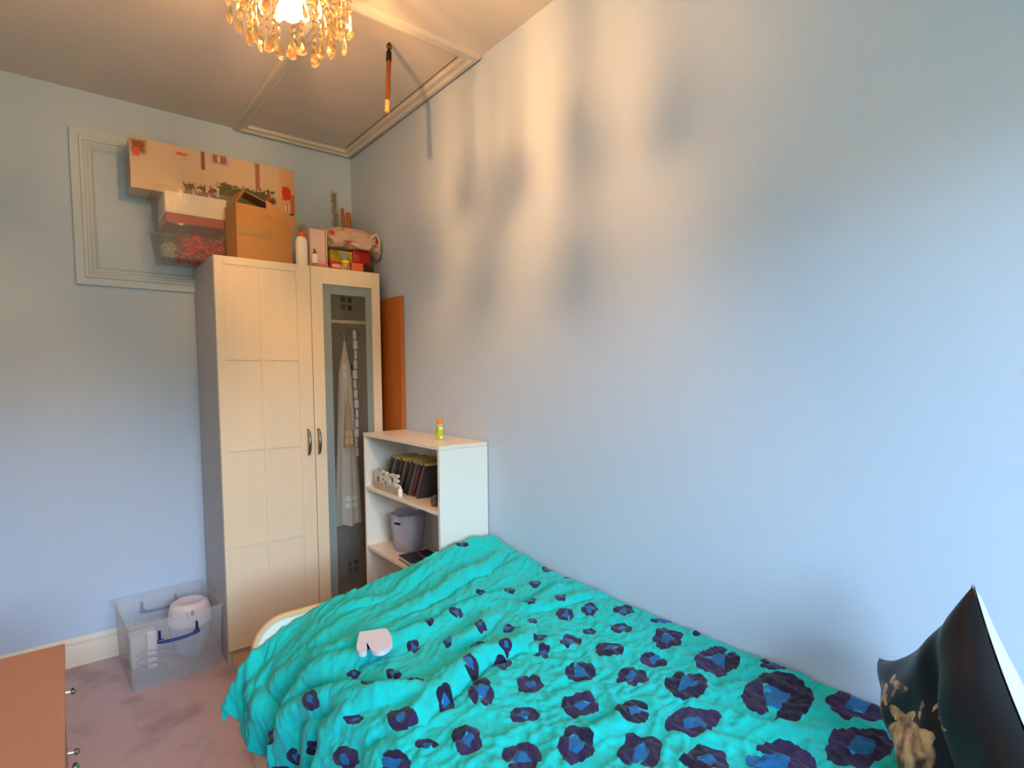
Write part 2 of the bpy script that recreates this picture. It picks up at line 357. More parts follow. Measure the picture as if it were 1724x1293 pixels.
# clothes hanging inside
def garment(name, cx, cy, ztop, zbot, wt, wb, dep, m, label, cat, fold=9, ph=0):
    b = BM(); N = 56; L = 22; rings = []
    for k in range(L+1):
        t = k/L; z = ztop+(zbot-ztop)*t; sh = min(1, .15+t*5)
        ww = (wt+(wb-wt)*t**1.3)*sh; dd = dep*(.5+.5*t)*sh
        rings.append([b.verts.new((cx+ww*math.cos(a)*(1+.10*t*math.sin(fold*a+ph)), cy+dd*math.sin(a)*(1+.22*t*math.cos(fold*a+ph*2)), z+.006*math.sin(5*a+ph)*t)) for a in [2*PI*i/N for i in range(N)]])
    for A, B in zip(rings, rings[1:]):
        for i in range(N): b.faces.new((A[i], A[(i+1) % N], B[(i+1) % N], B[i]))
    b.faces.new(rings[0])
    tube(b, smoothpts([(cx, cy, ztop-.01), (cx, cy, ztop+.03), (cx, cy+.012, ztop+.045), (cx, cy, ztop+.052)]), .0025)
    return tag(obj(name, b, m, smooth='all'), label, cat)
garment('white_dress', -.235, -.40, 1.70, .60, .035, .085, .05, mat('white_cotton', (238, 234, 222), .8), 'long white dress flaring out behind the wardrobe glass door', 'dress', 8, .4)
garment('purple_dress', -.345, -.30, 1.68, .66, .05, .075, .045, mat('purple_cloth', (92, 58, 128), .8), 'purple garment hanging left of the white dress in the wardrobe', 'dress', 7, 1.2)
garment('grey_coat', -.175, -.24, 1.70, .72, .05, .07, .05, mat('grey_cloth', (120, 106, 108), .9), 'grey brown garment hanging behind the white dress in the wardrobe', 'coat', 6, 2)
garment('tan_top', -.250, -.47, 1.36, 1.08, .014, .030, .018, mat('tan_cloth', (214, 180, 140), .8), 'tan cloth hanging in front of the white dress behind glass', 'garment', 5, 2)
b = BM()
for k in range(13):
    z = 1.76-k*.058; wv = .010+.003*math.sin(k*2.1); box(b, -.207-wv+.004*math.sin(k), -.207+wv+.004*math.sin(k), -.486, -.482, z-.048, z)
box(b, -.209, -.205, -.4845, -.4835, 1.0, 1.765)
tag(obj('reflection_strip', b, mat('reflection_white', (240, 238, 230), .35)), 'narrow white banded strip standing in for reflections in wardrobe glass', 'reflection_strip')  # white strip modelled in place of bright reflections at the glass door

# orange board leaning behind the bookcase
tag(obj('wooden_board', bx(-.024, -.003, -.712, -.06, 0, 1.955), mat('orange_veneer', (196, 112, 40), .45, noise=(7, .8, (170, 88, 28), 4, (4, 4, .4))), bevel=.0015), 'tall orange wooden board standing between wardrobe and right wall', 'board')
# the board's raw edge
# ================================================ BOOKCASE
BX, BY0, BY1, BZ = -.268, -1.523, -.716, 1.181
bw = mat('white_laminate', (236, 230, 218), .42); bk = thing('bookcase', 'low white bookcase with open shelves at the foot of the bed', 'bookcase', (-.134, -1.12, 0))
obj('side_panel', bx(BX, -.004, BY0, BY0+.018, 0, BZ-.0185), bw, bk, bevel=.001)
obj('side_panel', bx(BX, -.004, BY1-.018, BY1, 0, BZ-.0185), bw, bk, bevel=.001)
obj('top_panel', bx(BX-.001, -.004, BY0, BY1, BZ-.018, BZ), mat('cream_laminate', (236, 222, 204), .3), bk, bevel=.0015)
obj('back_panel', bx(-.009, -.005, BY0+.0185, BY1-.0185, .06, BZ-.019), bw, bk)
for z in (.883, .548, .20):
    obj('shelf', bx(BX+.001, -.0095, BY0+.0185, BY1-.0185, z-.018, z), mat('cream_laminate', (236, 222, 204)), bk, bevel=.001)
obj('kickboard', bx(BX+.02, BX+.034, BY0+.0185, BY1-.0185, 0, .06), bw, bk)
S1, S2 = .883, .548
# juice shot bottle on the bookcase
jb = thing('vitamin_bottle', 'small clear bottle with green label and orange cap on bookcase', 'bottle', (-.128, -1.300, BZ))
gx, gy = -.128, -1.300
lathe(b := BM(), [(0, BZ+.0005), (.0165, BZ+.0005), (.0185, BZ+.004), (.0185, BZ+.066), (.016, BZ+.074), (.0135, BZ+.079), (.0135, BZ+.082), (0, BZ+.082)], (gx, gy, 0)); obj('bottle_body', b, see_through('clear_plastic_green', (205, 215, 160), .75, .15), jb, smooth=True)
lathe(b := BM(), [(.0190, BZ+.006), (.0190, BZ+.064)], (gx, gy, 0)); obj('label_sleeve', b, mat('lime_label', (178, 200, 18), .35), jb, smooth='all')
lathe(b := BM(), [(0, BZ+.102), (.0125, BZ+.102), (.0145, BZ+.099), (.0148, BZ+.080), (.0148, BZ+.0795), (0, BZ+.0795)], (gx, gy, 0), 32, rmod=lambda a, z: 1+.03*math.cos(16*a)); obj('cap', b, mat('orange_plastic', (246, 128, 12), .4), jb, smooth=True)
ca = math.atan2(-3.639-gy, -1.542-gx)
def patch(bm, r, a0, a1, z0, z1):
    P = [[bm.verts.new((gx+r*math.cos(a0+(a1-a0)*i/8), gy+r*math.sin(a0+(a1-a0)*i/8), z)) for i in range(9)] for z in (z0, z1)]
    for i in range(8): bm.faces.new((P[0][i], P[0][i+1], P[1][i+1], P[1][i]))
patch(b := BM(), .0193, ca-.15, ca+.85, BZ+.052, BZ+.0625); obj('white_label_patch', b, mat('label_white', (246, 244, 214), .4), jb)
patch(b := BM(), .0193, ca+.1, ca+.85, BZ+.008, BZ+.020)
obj('white_label_patch', b, mat('label_white', (246, 244, 214), .4), jb)
patch(b := BM(), .0193, ca-1.1, ca-.75, BZ+.035, BZ+.062); obj('green_label_stripe', b, mat('label_green', (92, 110, 14), .4), jb)

# row of leaning books
cols = [(58, 54, 46), (24, 20, 22), (96, 92, 84), (30, 26, 26), (84, 78, 70), (52, 22, 16), (100, 96, 84), (22, 18, 18), (96, 92, 82), (26, 20, 20), (90, 86, 74), (88, 34, 22), (74, 26, 18), (66, 60, 62)]
names = ['dark grey book, furthest left in the leaning row', 'black book, second from the left in the leaning row', 'pale grey book behind the letter E of the sign', 'black book behind the middle of the word sign', 'grey brown book behind the middle of the word sign', 'dark maroon book right of the grey brown one', 'light grey book in the middle of the leaning row', 'black book just right of the middle light grey one', 'light grey book between two black ones', 'black book, last before the pale and red books', 'pale grey book just left of the red books', 'brick red book near the right end of the row', 'dark red book behind the small white bottle', 'grey purple book at the right end of the row']
yy = -.842
proto = None
lean = math.radians(27)
for i, (c, nm) in enumerate(zip(cols, names)):
    th = .021+.006*((i*7) % 3)/2; hh = .196-.003*((i*5) % 4); dp = .150
    rt_ = bpy.data.objects.new('book', None); C.objects.link(rt_)
    cov = mat('book_cover_%d' % i, c, .5)
    b = BM(); box(b, -dp/2, dp/2, 0, .002, 0, hh); box(b, -dp/2, dp/2, th-.002, th, 0, hh); box(b, -dp/2, -dp/2+.002, .002, th-.002, 0, hh)
    o = obj('cover', b, cov); o.parent = rt_
    o = obj('pages', bx(-dp/2+.002, dp/2-.003, .002, th-.002, .003, hh-.0006), mat('yellowed_pages', (240, 206, 116), .8, noise=(60, .6, (220, 178, 84), 3, (1, 12, 1)))); o.parent = rt_
    rt_.rotation_euler = (lean, 0, 0)   # top tips towards the near end
    rt_.location = (-.120-.004*((i*3) % 4), yy, S1+.0005+0*th)
    tag(rt_, nm, 'book', 'books leaning on the upper bookcase shelf')
    yy -= th/math.cos(lean)+.0012
book_end = yy
# crumpled dark cloth beside the books
def blob(name, c, s, m, label, cat, seed=0, amp=.25, flat=None):
    bm = BM(); bmesh.ops.create_icosphere(bm, subdivisions=4, radius=1)
    rnd = random.Random(seed); ph = [(Vector((rnd.uniform(-1, 1), rnd.uniform(-1, 1), rnd.uniform(-1, 1)))*rnd.uniform(2, 6), rnd.uniform(0, 6)) for _ in range(8)]
    for v in bm.verts:
        k = 1+amp*sum(math.sin(p.dot(v.co)+q) for p, q in ph)/4
        v.co = Vector((v.co.x*s[0], v.co.y*s[1], v.co.z*s[2]))*k
    zmin = -s[2]*.82
    for v in bm.verts:
        v.co.z = max(v.co.z, zmin); v.co += Vector((c[0], c[1], c[2]-zmin))
    return tag(obj(name, bm, m, smooth='all'), label, cat)
blob('black_pouch', (-.150, -1.425, S1+.0005), (.075, .062, .040), mat('black_cloth', (20, 19, 22), .7), 'crumpled black pouch at the near end of the upper shelf', 'pouch', 3)
blob('grey_purse', (-.205, -1.395, S1+.0005), (.026, .030, .024), mat('grey_cloth2', (92, 84, 84), .8), 'small grey crumpled cloth in front of the black pouch', 'cloth', 5, .35)
# word sign
sg = thing('word_sign', 'pale block letter sign reading PEACE in front of the leaning books', 'sign', (-.235, -.93, S1))
wood = mat('whitewashed_wood', (196, 184, 168), .7, noise=(25, .7, (160, 146, 130)))
yl0, yl1 = -.800, -1.075
obj('base', bx(-.250, -.222, yl1, yl0, S1+.0005, S1+.040), wood, sg, bevel=.001)
for i, ch in enumerate('PEACE'):
    yc = yl0-.030-i*.054
    M = Matrix.Translation((-.239, yc, S1+.041)) @ Matrix.Rotation(-PI/2, 4, 'Z') @ Matrix.Rotation(PI/2, 4, 'X')
    obj('letter', text_mesh(ch, .086, .018, M, .0035), mat('letter_cream', (216, 206, 190), .6), sg)
obj('star', text_mesh('*', .05, .004, Matrix.Translation((-.243, yl0-.055, S1+.083)) @ Matrix.Rotation(-PI/2, 4, 'Z') @ Matrix.Rotation(PI/2, 4, 'X'), .002), wood, sg)
wb = thing('dropper_bottle', 'tiny white bottle at the near end of the letter sign', 'bottle', (-.245, -1.100, S1))
obj('bottle_body', lathe(BM(), [(0, S1+.0005), (.012, S1+.0005), (.0125, S1+.003), (.0125, S1+.034), (.010, S1+.038), (.005, S1+.040), (0, S1+.040)], (-.245, -1.100, 0), 20), mat('bottle_white', (240, 236, 222), .35), wb, smooth=True)
obj('cap', lathe(BM(), [(0, S1+.040), (.0052, S1+.040), (.0045, S1+.054), (0, S1+.055)], (-.245, -1.100, 0), 16), mat('bottle_white', (240, 236, 222), .35), wb, smooth=True)
# felt basket
bc = (-.122, -.945); felt = mat('grey_felt', (184, 174, 178), .95, noise=(60, .8, (158, 148, 154)), bump=(160, .6, .003))
b = BM(); N = 48
def bk_ring(r, z, dip=0):
    out = []
    for i in range(N):
        a = 2*PI*i/N
        sq_ = 1/(abs(math.cos(a))**3.2+abs(math.sin(a))**3.2)**(1/3.2)
        zz = z-dip*max(0, math.cos(4*(a)))**2*.6
        out.append(b.verts.new((bc[0]+r*sq_*math.cos(a+.5), bc[1]+r*sq_*math.sin(a+.5), zz)))
    return out
R_ = [bk_ring(.060, S2+.001), bk_ring(.066, S2+.006), bk_ring(.073, S2+.06), bk_ring(.080, S2+.13), bk_ring(.083, S2+.205, .018), bk_ring(.079, S2+.205, .018), bk_ring(.069, S2+.05), bk_ring(.058, S2+.008)]
for A, B in zip(R_, R_[1:]):
    for i in range(N): b.faces.new((A[i], A[(i+1) % N], B[(i+1) % N], B[i]))
b.faces.new(R_[0]); b.faces.new(R_[-1])
fb = thing('felt_basket', 'grey felt basket with handle slot on the middle shelf', 'basket', (bc[0], bc[1], S2)); obj('basket_body', b, felt, fb, smooth='all')
ha = math.radians(198)
Mh = Matrix.Translation((bc[0]+.0835*math.cos(ha), bc[1]+.0835*math.sin(ha), S2+.160)) @ Matrix.Rotation(ha-PI/2, 4, 'Z')
box(b := BM(), -.021, .021, -.0035, .0035, -.006, .006, Mh); obj('handle_slot', b, mat('slot_dark', (28, 22, 24), .9), fb, bevel=.003)
# black notebook
nb = thing('notebook', 'black hardback notebook lying on the middle shelf by the basket', 'book', (-.175, -1.21, S2))
Mn = Matrix.Translation((-.172, -1.205, S2+.0005)) @ Matrix.Rotation(math.radians(-4), 4, 'Z')
box(b := BM(), -.083, .083, -.135, .135, 0, .003, Mn); box(b, -.083, .083, -.135, .135, .021, .024, Mn); box(b, .080, .083, -.135, .135, .003, .021, Mn)
obj('cover', b, mat('black_cover', (22, 20, 26), .4), nb, bevel=.001)
obj('pages', box(BM(), -.079, .080, -.131, .131, .003, .021, Mn), mat('white_pages', (214, 206, 200), .8), nb)
obj('ribbon_marker', tube(BM(), [Mn @ Vector((.02, .13, .0255)), Mn @ Vector((.0, .0, .0255)), Mn @ Vector((.008, -.11, .0255))], .0016, 6), mat('gold_ribbon', (150, 130, 70), .5), nb)

# ================================================ CHEST
ch = thing('chest_of_drawers', 'brown wooden chest of drawers with small chrome knobs', 'chest of drawers', (-1.79, -1.88, 0))
cw = mat('brown_laminate', (180, 128, 98), .5, noise=(120, .6, (170, 118, 88))); cx0, cx1, cy0, cy1 = LX+.022, -1.590, -2.27, -1.515
obj('top_panel', bx(cx0, cx1+.014, cy0, cy1, .682, .70), cw, ch, bevel=.001)
b = BM(); box(b, cx0, cx1, cy0, cy0+.016, 0, .6815); box(b, cx0, cx1, cy1-.016, cy1, 0, .6815); box(b, cx0, cx0+.006, cy0+.016, cy1-.016, .04, .6815); box(b, cx0+.006, cx1-.012, cy0+.0165, cy1-.0165, .03, .046)
obj('carcass', b, cw, ch)
for i, z in enumerate((.505, .325, .145)):
    dw = obj('drawer', bx(cx1-.012, cx1+.006, cy0+.018, cy1-.018, z, z+.172), cw, ch, bevel=.0015)
    for ky in (-1.632, -2.035):
        kz = z+.095; M = Matrix.Translation((cx1+.006, ky, kz)) @ Matrix.Rotation(PI/2, 4, 'Y')
        kk = obj('knob', lathe(BM(), [(.006, 0), (.0045, .004), (.0045, .016), (.010, .019), (.011, .025), (.007, .029), (0, .030)], (0, 0, 0), 18, M=None), mat('chrome', (225, 225, 225), .12, metal=1), dw, smooth=True)
        kk.data.transform(M)

# ================================================ THINGS ON TOP OF THE WARDROBE
TZ = WZ+.0005
plastic = see_through('storage_plastic', (240, 232, 224), .13, .12, glow=.4)
def tub(bm, x0, x1, y0, y1, z0, z1, tp=.012, t=.002, rim=.008):
    """open tapered box with thickness and an outward rim"""
    def rr(x0, x1, y0, y1, z, r=.022):
        out = []
        for cx_, cy_, a0 in ((x1-r, y1-r, 0), (x0+r, y1-r, PI/2), (x0+r, y0+r, PI), (x1-r, y0+r, 3*PI/2)):
            for k in range(5): a = a0+k*PI/8; out.append(bm.verts.new((cx_+r*math.cos(a), cy_+r*math.sin(a), z)))
        return out
    L = [rr(x0+tp, x1-tp, y0+tp, y1-tp, z0), rr(x0+t, x1-t, y0+t, y1-t, z1-.012), rr(x0-rim, x1+rim, y0-rim, y1+rim, z1-.010), rr(x0-rim, x1+rim, y0-rim, y1+rim, z1),
         rr(x0+t, x1-t, y0+t, y1-t, z1), rr(x0+tp+t, x1-tp-t, y0+tp+t, y1-tp-t, z0+t)]
    n_ = len(L[0])
    for A, B in zip(L, L[1:]):
        for i in range(n_): bm.faces.new((A[i], A[(i+1) % n_], B[(i+1) % n_], B[i]))
    bm.faces.new(L[0]); bm.faces.new(L[-1]); return bm
ty0, ty1 = -.352, -.045
lt = thing('storage_tub', 'lower of two clear tubs on the wardrobe, holding red tinsel', 'storage box', (-.96, -.2, TZ))
obj('tub_body', tub(BM(), -1.158, -.805, ty0, ty1, TZ, 2.272, .02), plastic, lt, smooth=True)
ut = thing('storage_tub', 'upper clear tub on the wardrobe holding white and red packets', 'storage box', (-.96, -.2, 2.28))
obj('tub_body', tub(BM(), -1.150, -.805, ty0, ty1, 2.2745, 2.448, .014), plastic, ut, smooth=True)
# contents
tag(obj('white_packet', bx(-1.115, -.83, -.325, -.07, 2.325, 2.435), mat('cellophane_white', (250, 236, 204), .18, coat=.6, bump=(28, .5, .01)), bevel=.006), 'shiny white wrapped packet filling the upper clear tub', 'packet')
tag(obj('red_packet', bx(-1.112, -.828, -.328, -.07, 2.279, 2.324), mat('red_card', (170, 20, 14), .4), bevel=.002), 'flat red packet below the white one in the upper tub', 'packet')
def spikes(name, c, s, m, label, cat, n_=70, seed=1, th=.004):
    r_ = random.Random(seed); b = BM()
    for _ in range(n_):
        p = Vector([c[i]+r_.uniform(-1, 1)*s[i] for i in range(3)]); d = Vector((r_.uniform(-1, 1), r_.uniform(-1, 1), r_.uniform(-1, 1))).normalized()*r_.uniform(.012, .03)
        lo = [c[i]-s[i] for i in range(3)]; hi = [c[i]+s[i] for i in range(3)]
        q = [Vector([min(max((p+d*k)[i], lo[i]), hi[i]) for i in range(3)]) for k in (-1, 1)]
        if (q[0]-q[1]).length < .004: continue
        tube(b, [q[0], (q[0]+q[1])/2, q[1]], [.0008, th, .0008], 5)
    return tag(obj(name, b, m), label, cat)
spikes('red_tinsel', (-.935, -.20, 2.175), (.11, .125, .06), mat('red_foil', (216, 16, 34), .25, metal=.35), 'bundle of shiny red foil tinsel inside the lower clear tub', 'tinsel', 420, 2, .008)
spikes('silver_tinsel', (-1.095, -.20, 2.150), (.030, .120, .036), mat('silver_foil', (220, 210, 190), .2, metal=.8), 'silver tinsel strands at the left of the lower clear tub', 'tinsel', 110, 3, .003)
# long picture box
tb = thing('decoration_box', 'long white picture box with red and green print lying on the tubs', 'cardboard box', (-.84, -.13, 2.45))
def picmat():
    m = mat('printed_box', (224, 196, 176), .35, coat=.3); n = m.node_tree; b_ = n.nodes['Principled BSDF']
    tc_ = n.nodes.new('ShaderNodeTexCoord'); sp = n.nodes.new('ShaderNodeSeparateXYZ'); n.links.new(tc_.outputs['Object'], sp.inputs[0])
    nz = n.nodes.new('ShaderNodeTexNoise'); nz.inputs['Scale'].default_value = 55; nz.inputs['Detail'].default_value = 4; n.links.new(tc_.outputs['Object'], nz.inputs['Vector'])
    def math_(op, a, b2=None):
        q = n.nodes.new('ShaderNodeMath'); q.operation = op
        for i, v in enumerate((a, b2)):
            if v is None: continue
            if isinstance(v, (int, float)): q.inputs[i].default_value = v
            else: n.links.new(v, q.inputs[i])
        return q.outputs[0]
    def rect(x0, x1, z0, z1, s=.006, wob=0):
        X = math_('ADD', sp.outputs[0], math_('MULTIPLY', math_('SUBTRACT', nz.outputs[0], .5), wob)) if wob else sp.outputs[0]
        Z = math_('ADD', sp.outputs[2], math_('MULTIPLY', math_('SUBTRACT', nz.outputs[0], .5), wob)) if wob else sp.outputs[2]
        f = math_('MINIMUM', math_('MINIMUM', math_('SUBTRACT', X, x0), math_('SUBTRACT', x1, X)), math_('MINIMUM', math_('SUBTRACT', Z, z0), math_('SUBTRACT', z1, Z)))
        g = math_('DIVIDE', f, s); c_ = n.nodes.new('ShaderNodeClamp'); n.links.new(g, c_.inputs[0]); return c_.outputs[0]
    cur = None
    def over(mask, col):
        nonlocal cur
        mx_ = n.nodes.new('ShaderNodeMix'); mx_.data_type = 'RGBA'; n.links.new(mask, mx_.inputs['Factor'])
        if cur is None: mx_.inputs[6].default_value = (*lin((200, 174, 144)), 1)
        else: n.links.new(cur, mx_.inputs[6])
        mx_.inputs[7].default_value = (*lin(col), 1); cur = mx_.outputs[2]
    over(rect(-1.245, -1.165, 2.615, 2.698, .02, .03), (132, 74, 32)); over(rect(-1.238, -1.195, 2.60, 2.655, .012, .03), (206, 76, 58))
    over(rect(-1.045, -.985, 2.652, 2.672, .008, .012), (214, 22, 22)); over(rect(-.93, -.905, 2.60, 2.70, .006), (128, 74, 54))
    over(rect(-.885, -.785, 2.64, 2.698, .006), (196, 160, 150)); over(rect(-.872, -.80, 2.65, 2.70, .005), (140, 96, 88)); over(rect(-.85, -.83, 2.655, 2.695, .006), (206, 180, 170))
    over(rect(-.66, -.63, 2.55, 2.70, .006), (156, 96, 76)); over(rect(-.53, -.40, 2.40, 2.72, .004), (206, 158, 108))
    g = math_('GREATER_THAN', nz.outputs[0], .47)
    over(math_('MULTIPLY', rect(-1.02, -.54, 2.44, 2.53, .012, .08), g), (62, 62, 30)); over(rect(-.86, -.56, 2.44, 2.555, .012, .09), (70, 74, 38))
    over(math_('MULTIPLY', rect(-1.0, -.56, 2.44, 2.53, .01, .07), math_('GREATER_THAN', nz.outputs[0], .60)), (150, 52, 36))
    over(rect(-.515, -.465, 2.52, 2.60, .004, .03), (200, 30, 12)); over(rect(-.60, -.575, 2.50, 2.53, .004, .02), (190, 24, 24)); over(rect(-.47, -.442, 2.44, 2.56, .004, .01), (188, 96, 40))
    over(rect(-.50, -.47, 2.45, 2.50, .004, .02), (206, 190, 180)); over(rect(-.49, -.482, 2.44, 2.505, .003, .01), (206, 30, 16))
    n.links.new(cur, b_.inputs['Base Color']); return m
obj('box_body', bx(-1.243, -.442, -.222, -.045, 2.4495, 2.700), picmat(), tb, bevel=.002)
obj('end_print', bx(-1.2445, -1.2432, -.205, -.062, 2.49, 2.62), mat('end_print_red', (176, 58, 38), .4, noise=(22, .4, (206, 170, 150))), tb)
# opened brown carton
crd = mat('brown_cardboard', (188, 138, 80), .75, noise=(4, .8, (172, 122, 66)))
cb = thing('carton', 'open brown cardboard carton with raised flaps on the wardrobe top', 'cardboard box', (-.68, -.40, TZ))
Mc = Matrix.Translation((-.829, -.505, TZ)) @ Matrix.Rotation(math.radians(9), 4, 'Z')
cwd, cdp, chh = .292, .138, .282
b = BM(); t = .004
box(b, 0, cwd, 0, t, 0, chh-.04, Mc); box(b, 0, cwd, cdp-t, cdp, 0, chh, Mc); box(b, 0, t, t, cdp-t, 0, chh, Mc); box(b, cwd-t, cwd, t, cdp-t, 0, chh-.07, Mc); box(b, t, cwd-t, t, cdp-t, 0, t, Mc)
box(b, .002, .155, -.0022, -.0002, chh-.135, chh, Mc); box(b, 0, .155, 0, t, chh-.04, chh, Mc)
obj('carton_body', b, crd, cb)
def flap(p, q, d1, d2, nm='flap'):
    p, q, d1, d2 = [Vector(v) for v in (p, q, d1, d2)]; nrm = (q-p).cross(d1).normalized()*.0018; b = BM()
    P = [p, q, q+d2, p+d1]; A = [b.verts.new(Mc @ (v+nrm)) for v in P]; B = [b.verts.new(Mc @ (v-nrm)) for v in P]
    b.faces.new(A); b.faces.new(B[::-1])
    for i in range(4): b.faces.new((A[i], B[i], B[(i+1) % 4], A[(i+1) % 4]))
    return obj(nm, b, crd, cb)
flap((.005, cdp-.01, chh), (.005, .02, chh), (.055, 0, .085), (.050, 0, .080))
flap((.06, .028, chh+.075), (.10, .16, chh+.080), (.215, -.045, -.085), (.20, 0, -.070))
flap((.155, -.001, chh-.035), (cwd+.005, -.001, chh-.105), (-.005, -.012, .075), (.015, -.02, .075))
flap((cwd, .01, chh-.07), (cwd, cdp-.01, chh-.07), (.020, 0, .045), (.015, 0, .05))
tape = see_through('packing_tape', (206, 160, 96), .55, .12)
obj('tape', box(BM(), -.001, cwd*.62, -.0034, -.0024, .128, .168, Mc), tape, cb)
# white bottle with orange cap
wbt = thing('tall_bottle', 'tall white bottle with a domed shoulder and orange cap', 'bottle', (-.500, -.490, TZ))
obj('bottle_body', lathe(BM(), [(0, TZ), (.030, TZ), (.032, TZ+.004), (.032, TZ+.115), (.030, TZ+.135), (.024, TZ+.152), (.018, TZ+.160), (0, TZ+.160)], (-.500, -.490, 0), sxy=(1, .75)), mat('white_bottle', (244, 230, 214), .35), wbt, smooth=True)
obj('cap', lathe(BM(), [(0, TZ+.160), (.021, TZ+.160), (.022, TZ+.175), (.018, TZ+.181), (0, TZ+.181)], (-.500, -.490, 0), 24), mat('orange_cap', (232, 92, 30), .4), wbt, smooth=True)
# magazine file
mf = thing('magazine_file', 'white open-fronted card file standing behind the small pump bottle', 'magazine file', (-.405, -.42, TZ))
cardw = mat('white_card', (232, 214, 204), .6)
b = BM(); prof = [(-.495, TZ), (-.30, TZ), (-.30, TZ+.26), (-.40, TZ+.26), (-.495, TZ+.215)]
for x in (-.455, -.362): prism(b, prof, lambda y, z, x=x: Vector((x, y, z)), lambda y, z, x=x: Vector((x+.0025, y, z)))
obj('side', b, cardw, mf); obj('back', bx(-.4524, -.3622, -.303, -.300, TZ, TZ+.26), cardw, mf); obj('base', bx(-.4524, -.3622, -.494, -.3032, TZ, TZ+.003), cardw, mf)
tag(obj('paper_sheaf', bx(-.448, -.366, -.485, -.310, TZ+.004, TZ+.215), mat('pinkish_paper', (224, 190, 176), .7)), 'sheaf of pinkish paper filling the white card file', 'paper')
tag(obj('pink_cloth', bx(-.452, -.362, -.525, -.4955, TZ, TZ+.018), mat('pink_cloth', (214, 120, 118), .8, bump=(60, 1, .01)), bevel=.006), 'small pink folded cloth at the foot of the card file', 'cloth')
pb = thing('pump_bottle', 'small white bottle with dark nozzle in front of the card file', 'bottle', (-.425, -.528, TZ))
obj('bottle_body', lathe(BM(), [(0, .0), (.015, 0), (.017, .003), (.017, .045), (.012, .052), (0, .052)], (-.437, -.5150, TZ+.0185), 20), mat('white_bottle', (244, 230, 214)), pb, smooth=True)
obj('nozzle', lathe(BM(), [(0, .052), (.012, .052), (.010, .060), (.005, .064), (.004, .080), (0, .081)], (-.437, -.5150, TZ+.0185), 16), mat('nozzle_olive', (92, 80, 56), .5), pb, smooth=True)
# boxes and bag at the right end
gb = thing('printed_box', 'yellow and green printed box under the plastic bag', 'box', (-.26, -.40, TZ))
obj('box_body', bx(-.338, -.205, -.48, -.34, TZ+.050, TZ+.115), mat('yellow_box', (206, 170, 30), .45, noise=(16, .35, (126, 112, 24))), gb, bevel=.002)
obj('blue_print', bx(-.268, -.238, -.4812, -.4802, TZ+.062, TZ+.108), mat('print_blue', (128, 148, 150), .5), gb)
rb_ = thing('flat_red_box', 'flat red box with white print at the bottom of the pile', 'box', (-.26, -.41, TZ))
obj('box_body', bx(-.345, -.160, -.50, -.32, TZ, TZ+.048), mat('red_box', (196, 44, 26), .4), rb_, bevel=.002)
obj('white_print', bx(-.335, -.285, -.5012, -.5002, TZ+.012, TZ+.032), mat('print_white', (226, 186, 160), .5), rb_)
cr_ = thing('crimson_box', 'dark crimson box with faint pink lines right of the yellow box', 'box', (-.13, -.40, TZ))
obj('box_body', bx(-.198, -.085, -.470, -.33, TZ+.0495, TZ+.135), mat('crimson', (158, 12, 14), .4), cr_, bevel=.012)
obj('pink_print', bx(-.188, -.158, -.4712, -.4702, TZ+.065, TZ+.105), mat('print_pink', (178, 40, 36), .5), cr_)
tag(obj('dark_bundle', bx(-.150, -.075, -.49, -.33, TZ, TZ+.046), mat('dark_brown_cloth', (64, 36, 24), .8, bump=(30, 1, .01)), bevel=.012), 'dark brown bundle at the right front corner of the wardrobe top', 'bundle')
tag(obj('orange_packet', bx(-.232, -.162, -.532, -.505, TZ, TZ+.046), mat('orange_packet', (222, 104, 58), .45), bevel=.003), 'small orange packet beside the yellow lidded jar', 'packet')
jr = thing('small_jar', 'little patterned jar with a bright yellow lid', 'jar', (-.262, -.520, TZ))
obj('jar_body', lathe(BM(), [(0, 0), (.024, 0), (.026, .004), (.026, .034), (.022, .040), (0, .040)], (-.262, -.512+.0, TZ), 24), mat('jar_cream', (222, 180, 120), .4, noise=(40, .3, (170, 120, 66))), jr, smooth=True)
obj('lid', lathe(BM(), [(0, .040), (.023, .040), (.023, .053), (.020, .055), (0, .055)], (-.262, -.512, TZ), 24), mat('yellow_lid', (248, 214, 40), .4), jr, smooth=True)
# crumpled carrier bag
def bagmesh():
    bm = BM(); bmesh.ops.create_icosphere(bm, subdivisions=5, radius=1); r_ = random.Random(11)
    ph = [(Vector((r_.uniform(-1, 1), r_.uniform(-1, 1), r_.uniform(-1, 1))).normalized()*r_.uniform(4, 12), r_.uniform(0, 6), r_.uniform(.4, 1)) for _ in range(14)]
    for v in bm.verts:
        p = v.co.copy(); k = 1+.09*sum(abs(math.sin(a.dot(p)+c_))*g for a, c_, g in ph)/3
        x, y, z = p
        sx_ = .158*(abs(x)**.75)*(1 if x > 0 else -1); sz_ = .062*(abs(z)**.8)*(1 if z > 0 else -1); sy_ = .085*(abs(y)**.8)*(1 if y > 0 else -1)
        v.co = Vector((sx_*k, sy_*k, sz_*k+(-.04*x*x*(x > 0)) - (.0 if z > -.2 else .02*math.sin(9*x))))
        v.co += Vector((-.182, -.405, TZ+.192))
        v.co.z = max(v.co.z, TZ+.1365) if (v.co.x < -.08) else v.co.z
        v.co.x = min(max(v.co.x, -.3575), -.020)
    return bm
bag = thing('carrier_bag', 'crumpled pale plastic bag with red writing over the boxes', 'plastic bag', (-.186, -.405, TZ+.135))
obj('bag_body', bagmesh(), see_through('bag_plastic', (216, 182, 160), .80, .25, bump=(22, 1, .02)), bag, smooth='all')
redm = mat('bag_red_print', (196, 50, 34), .5)
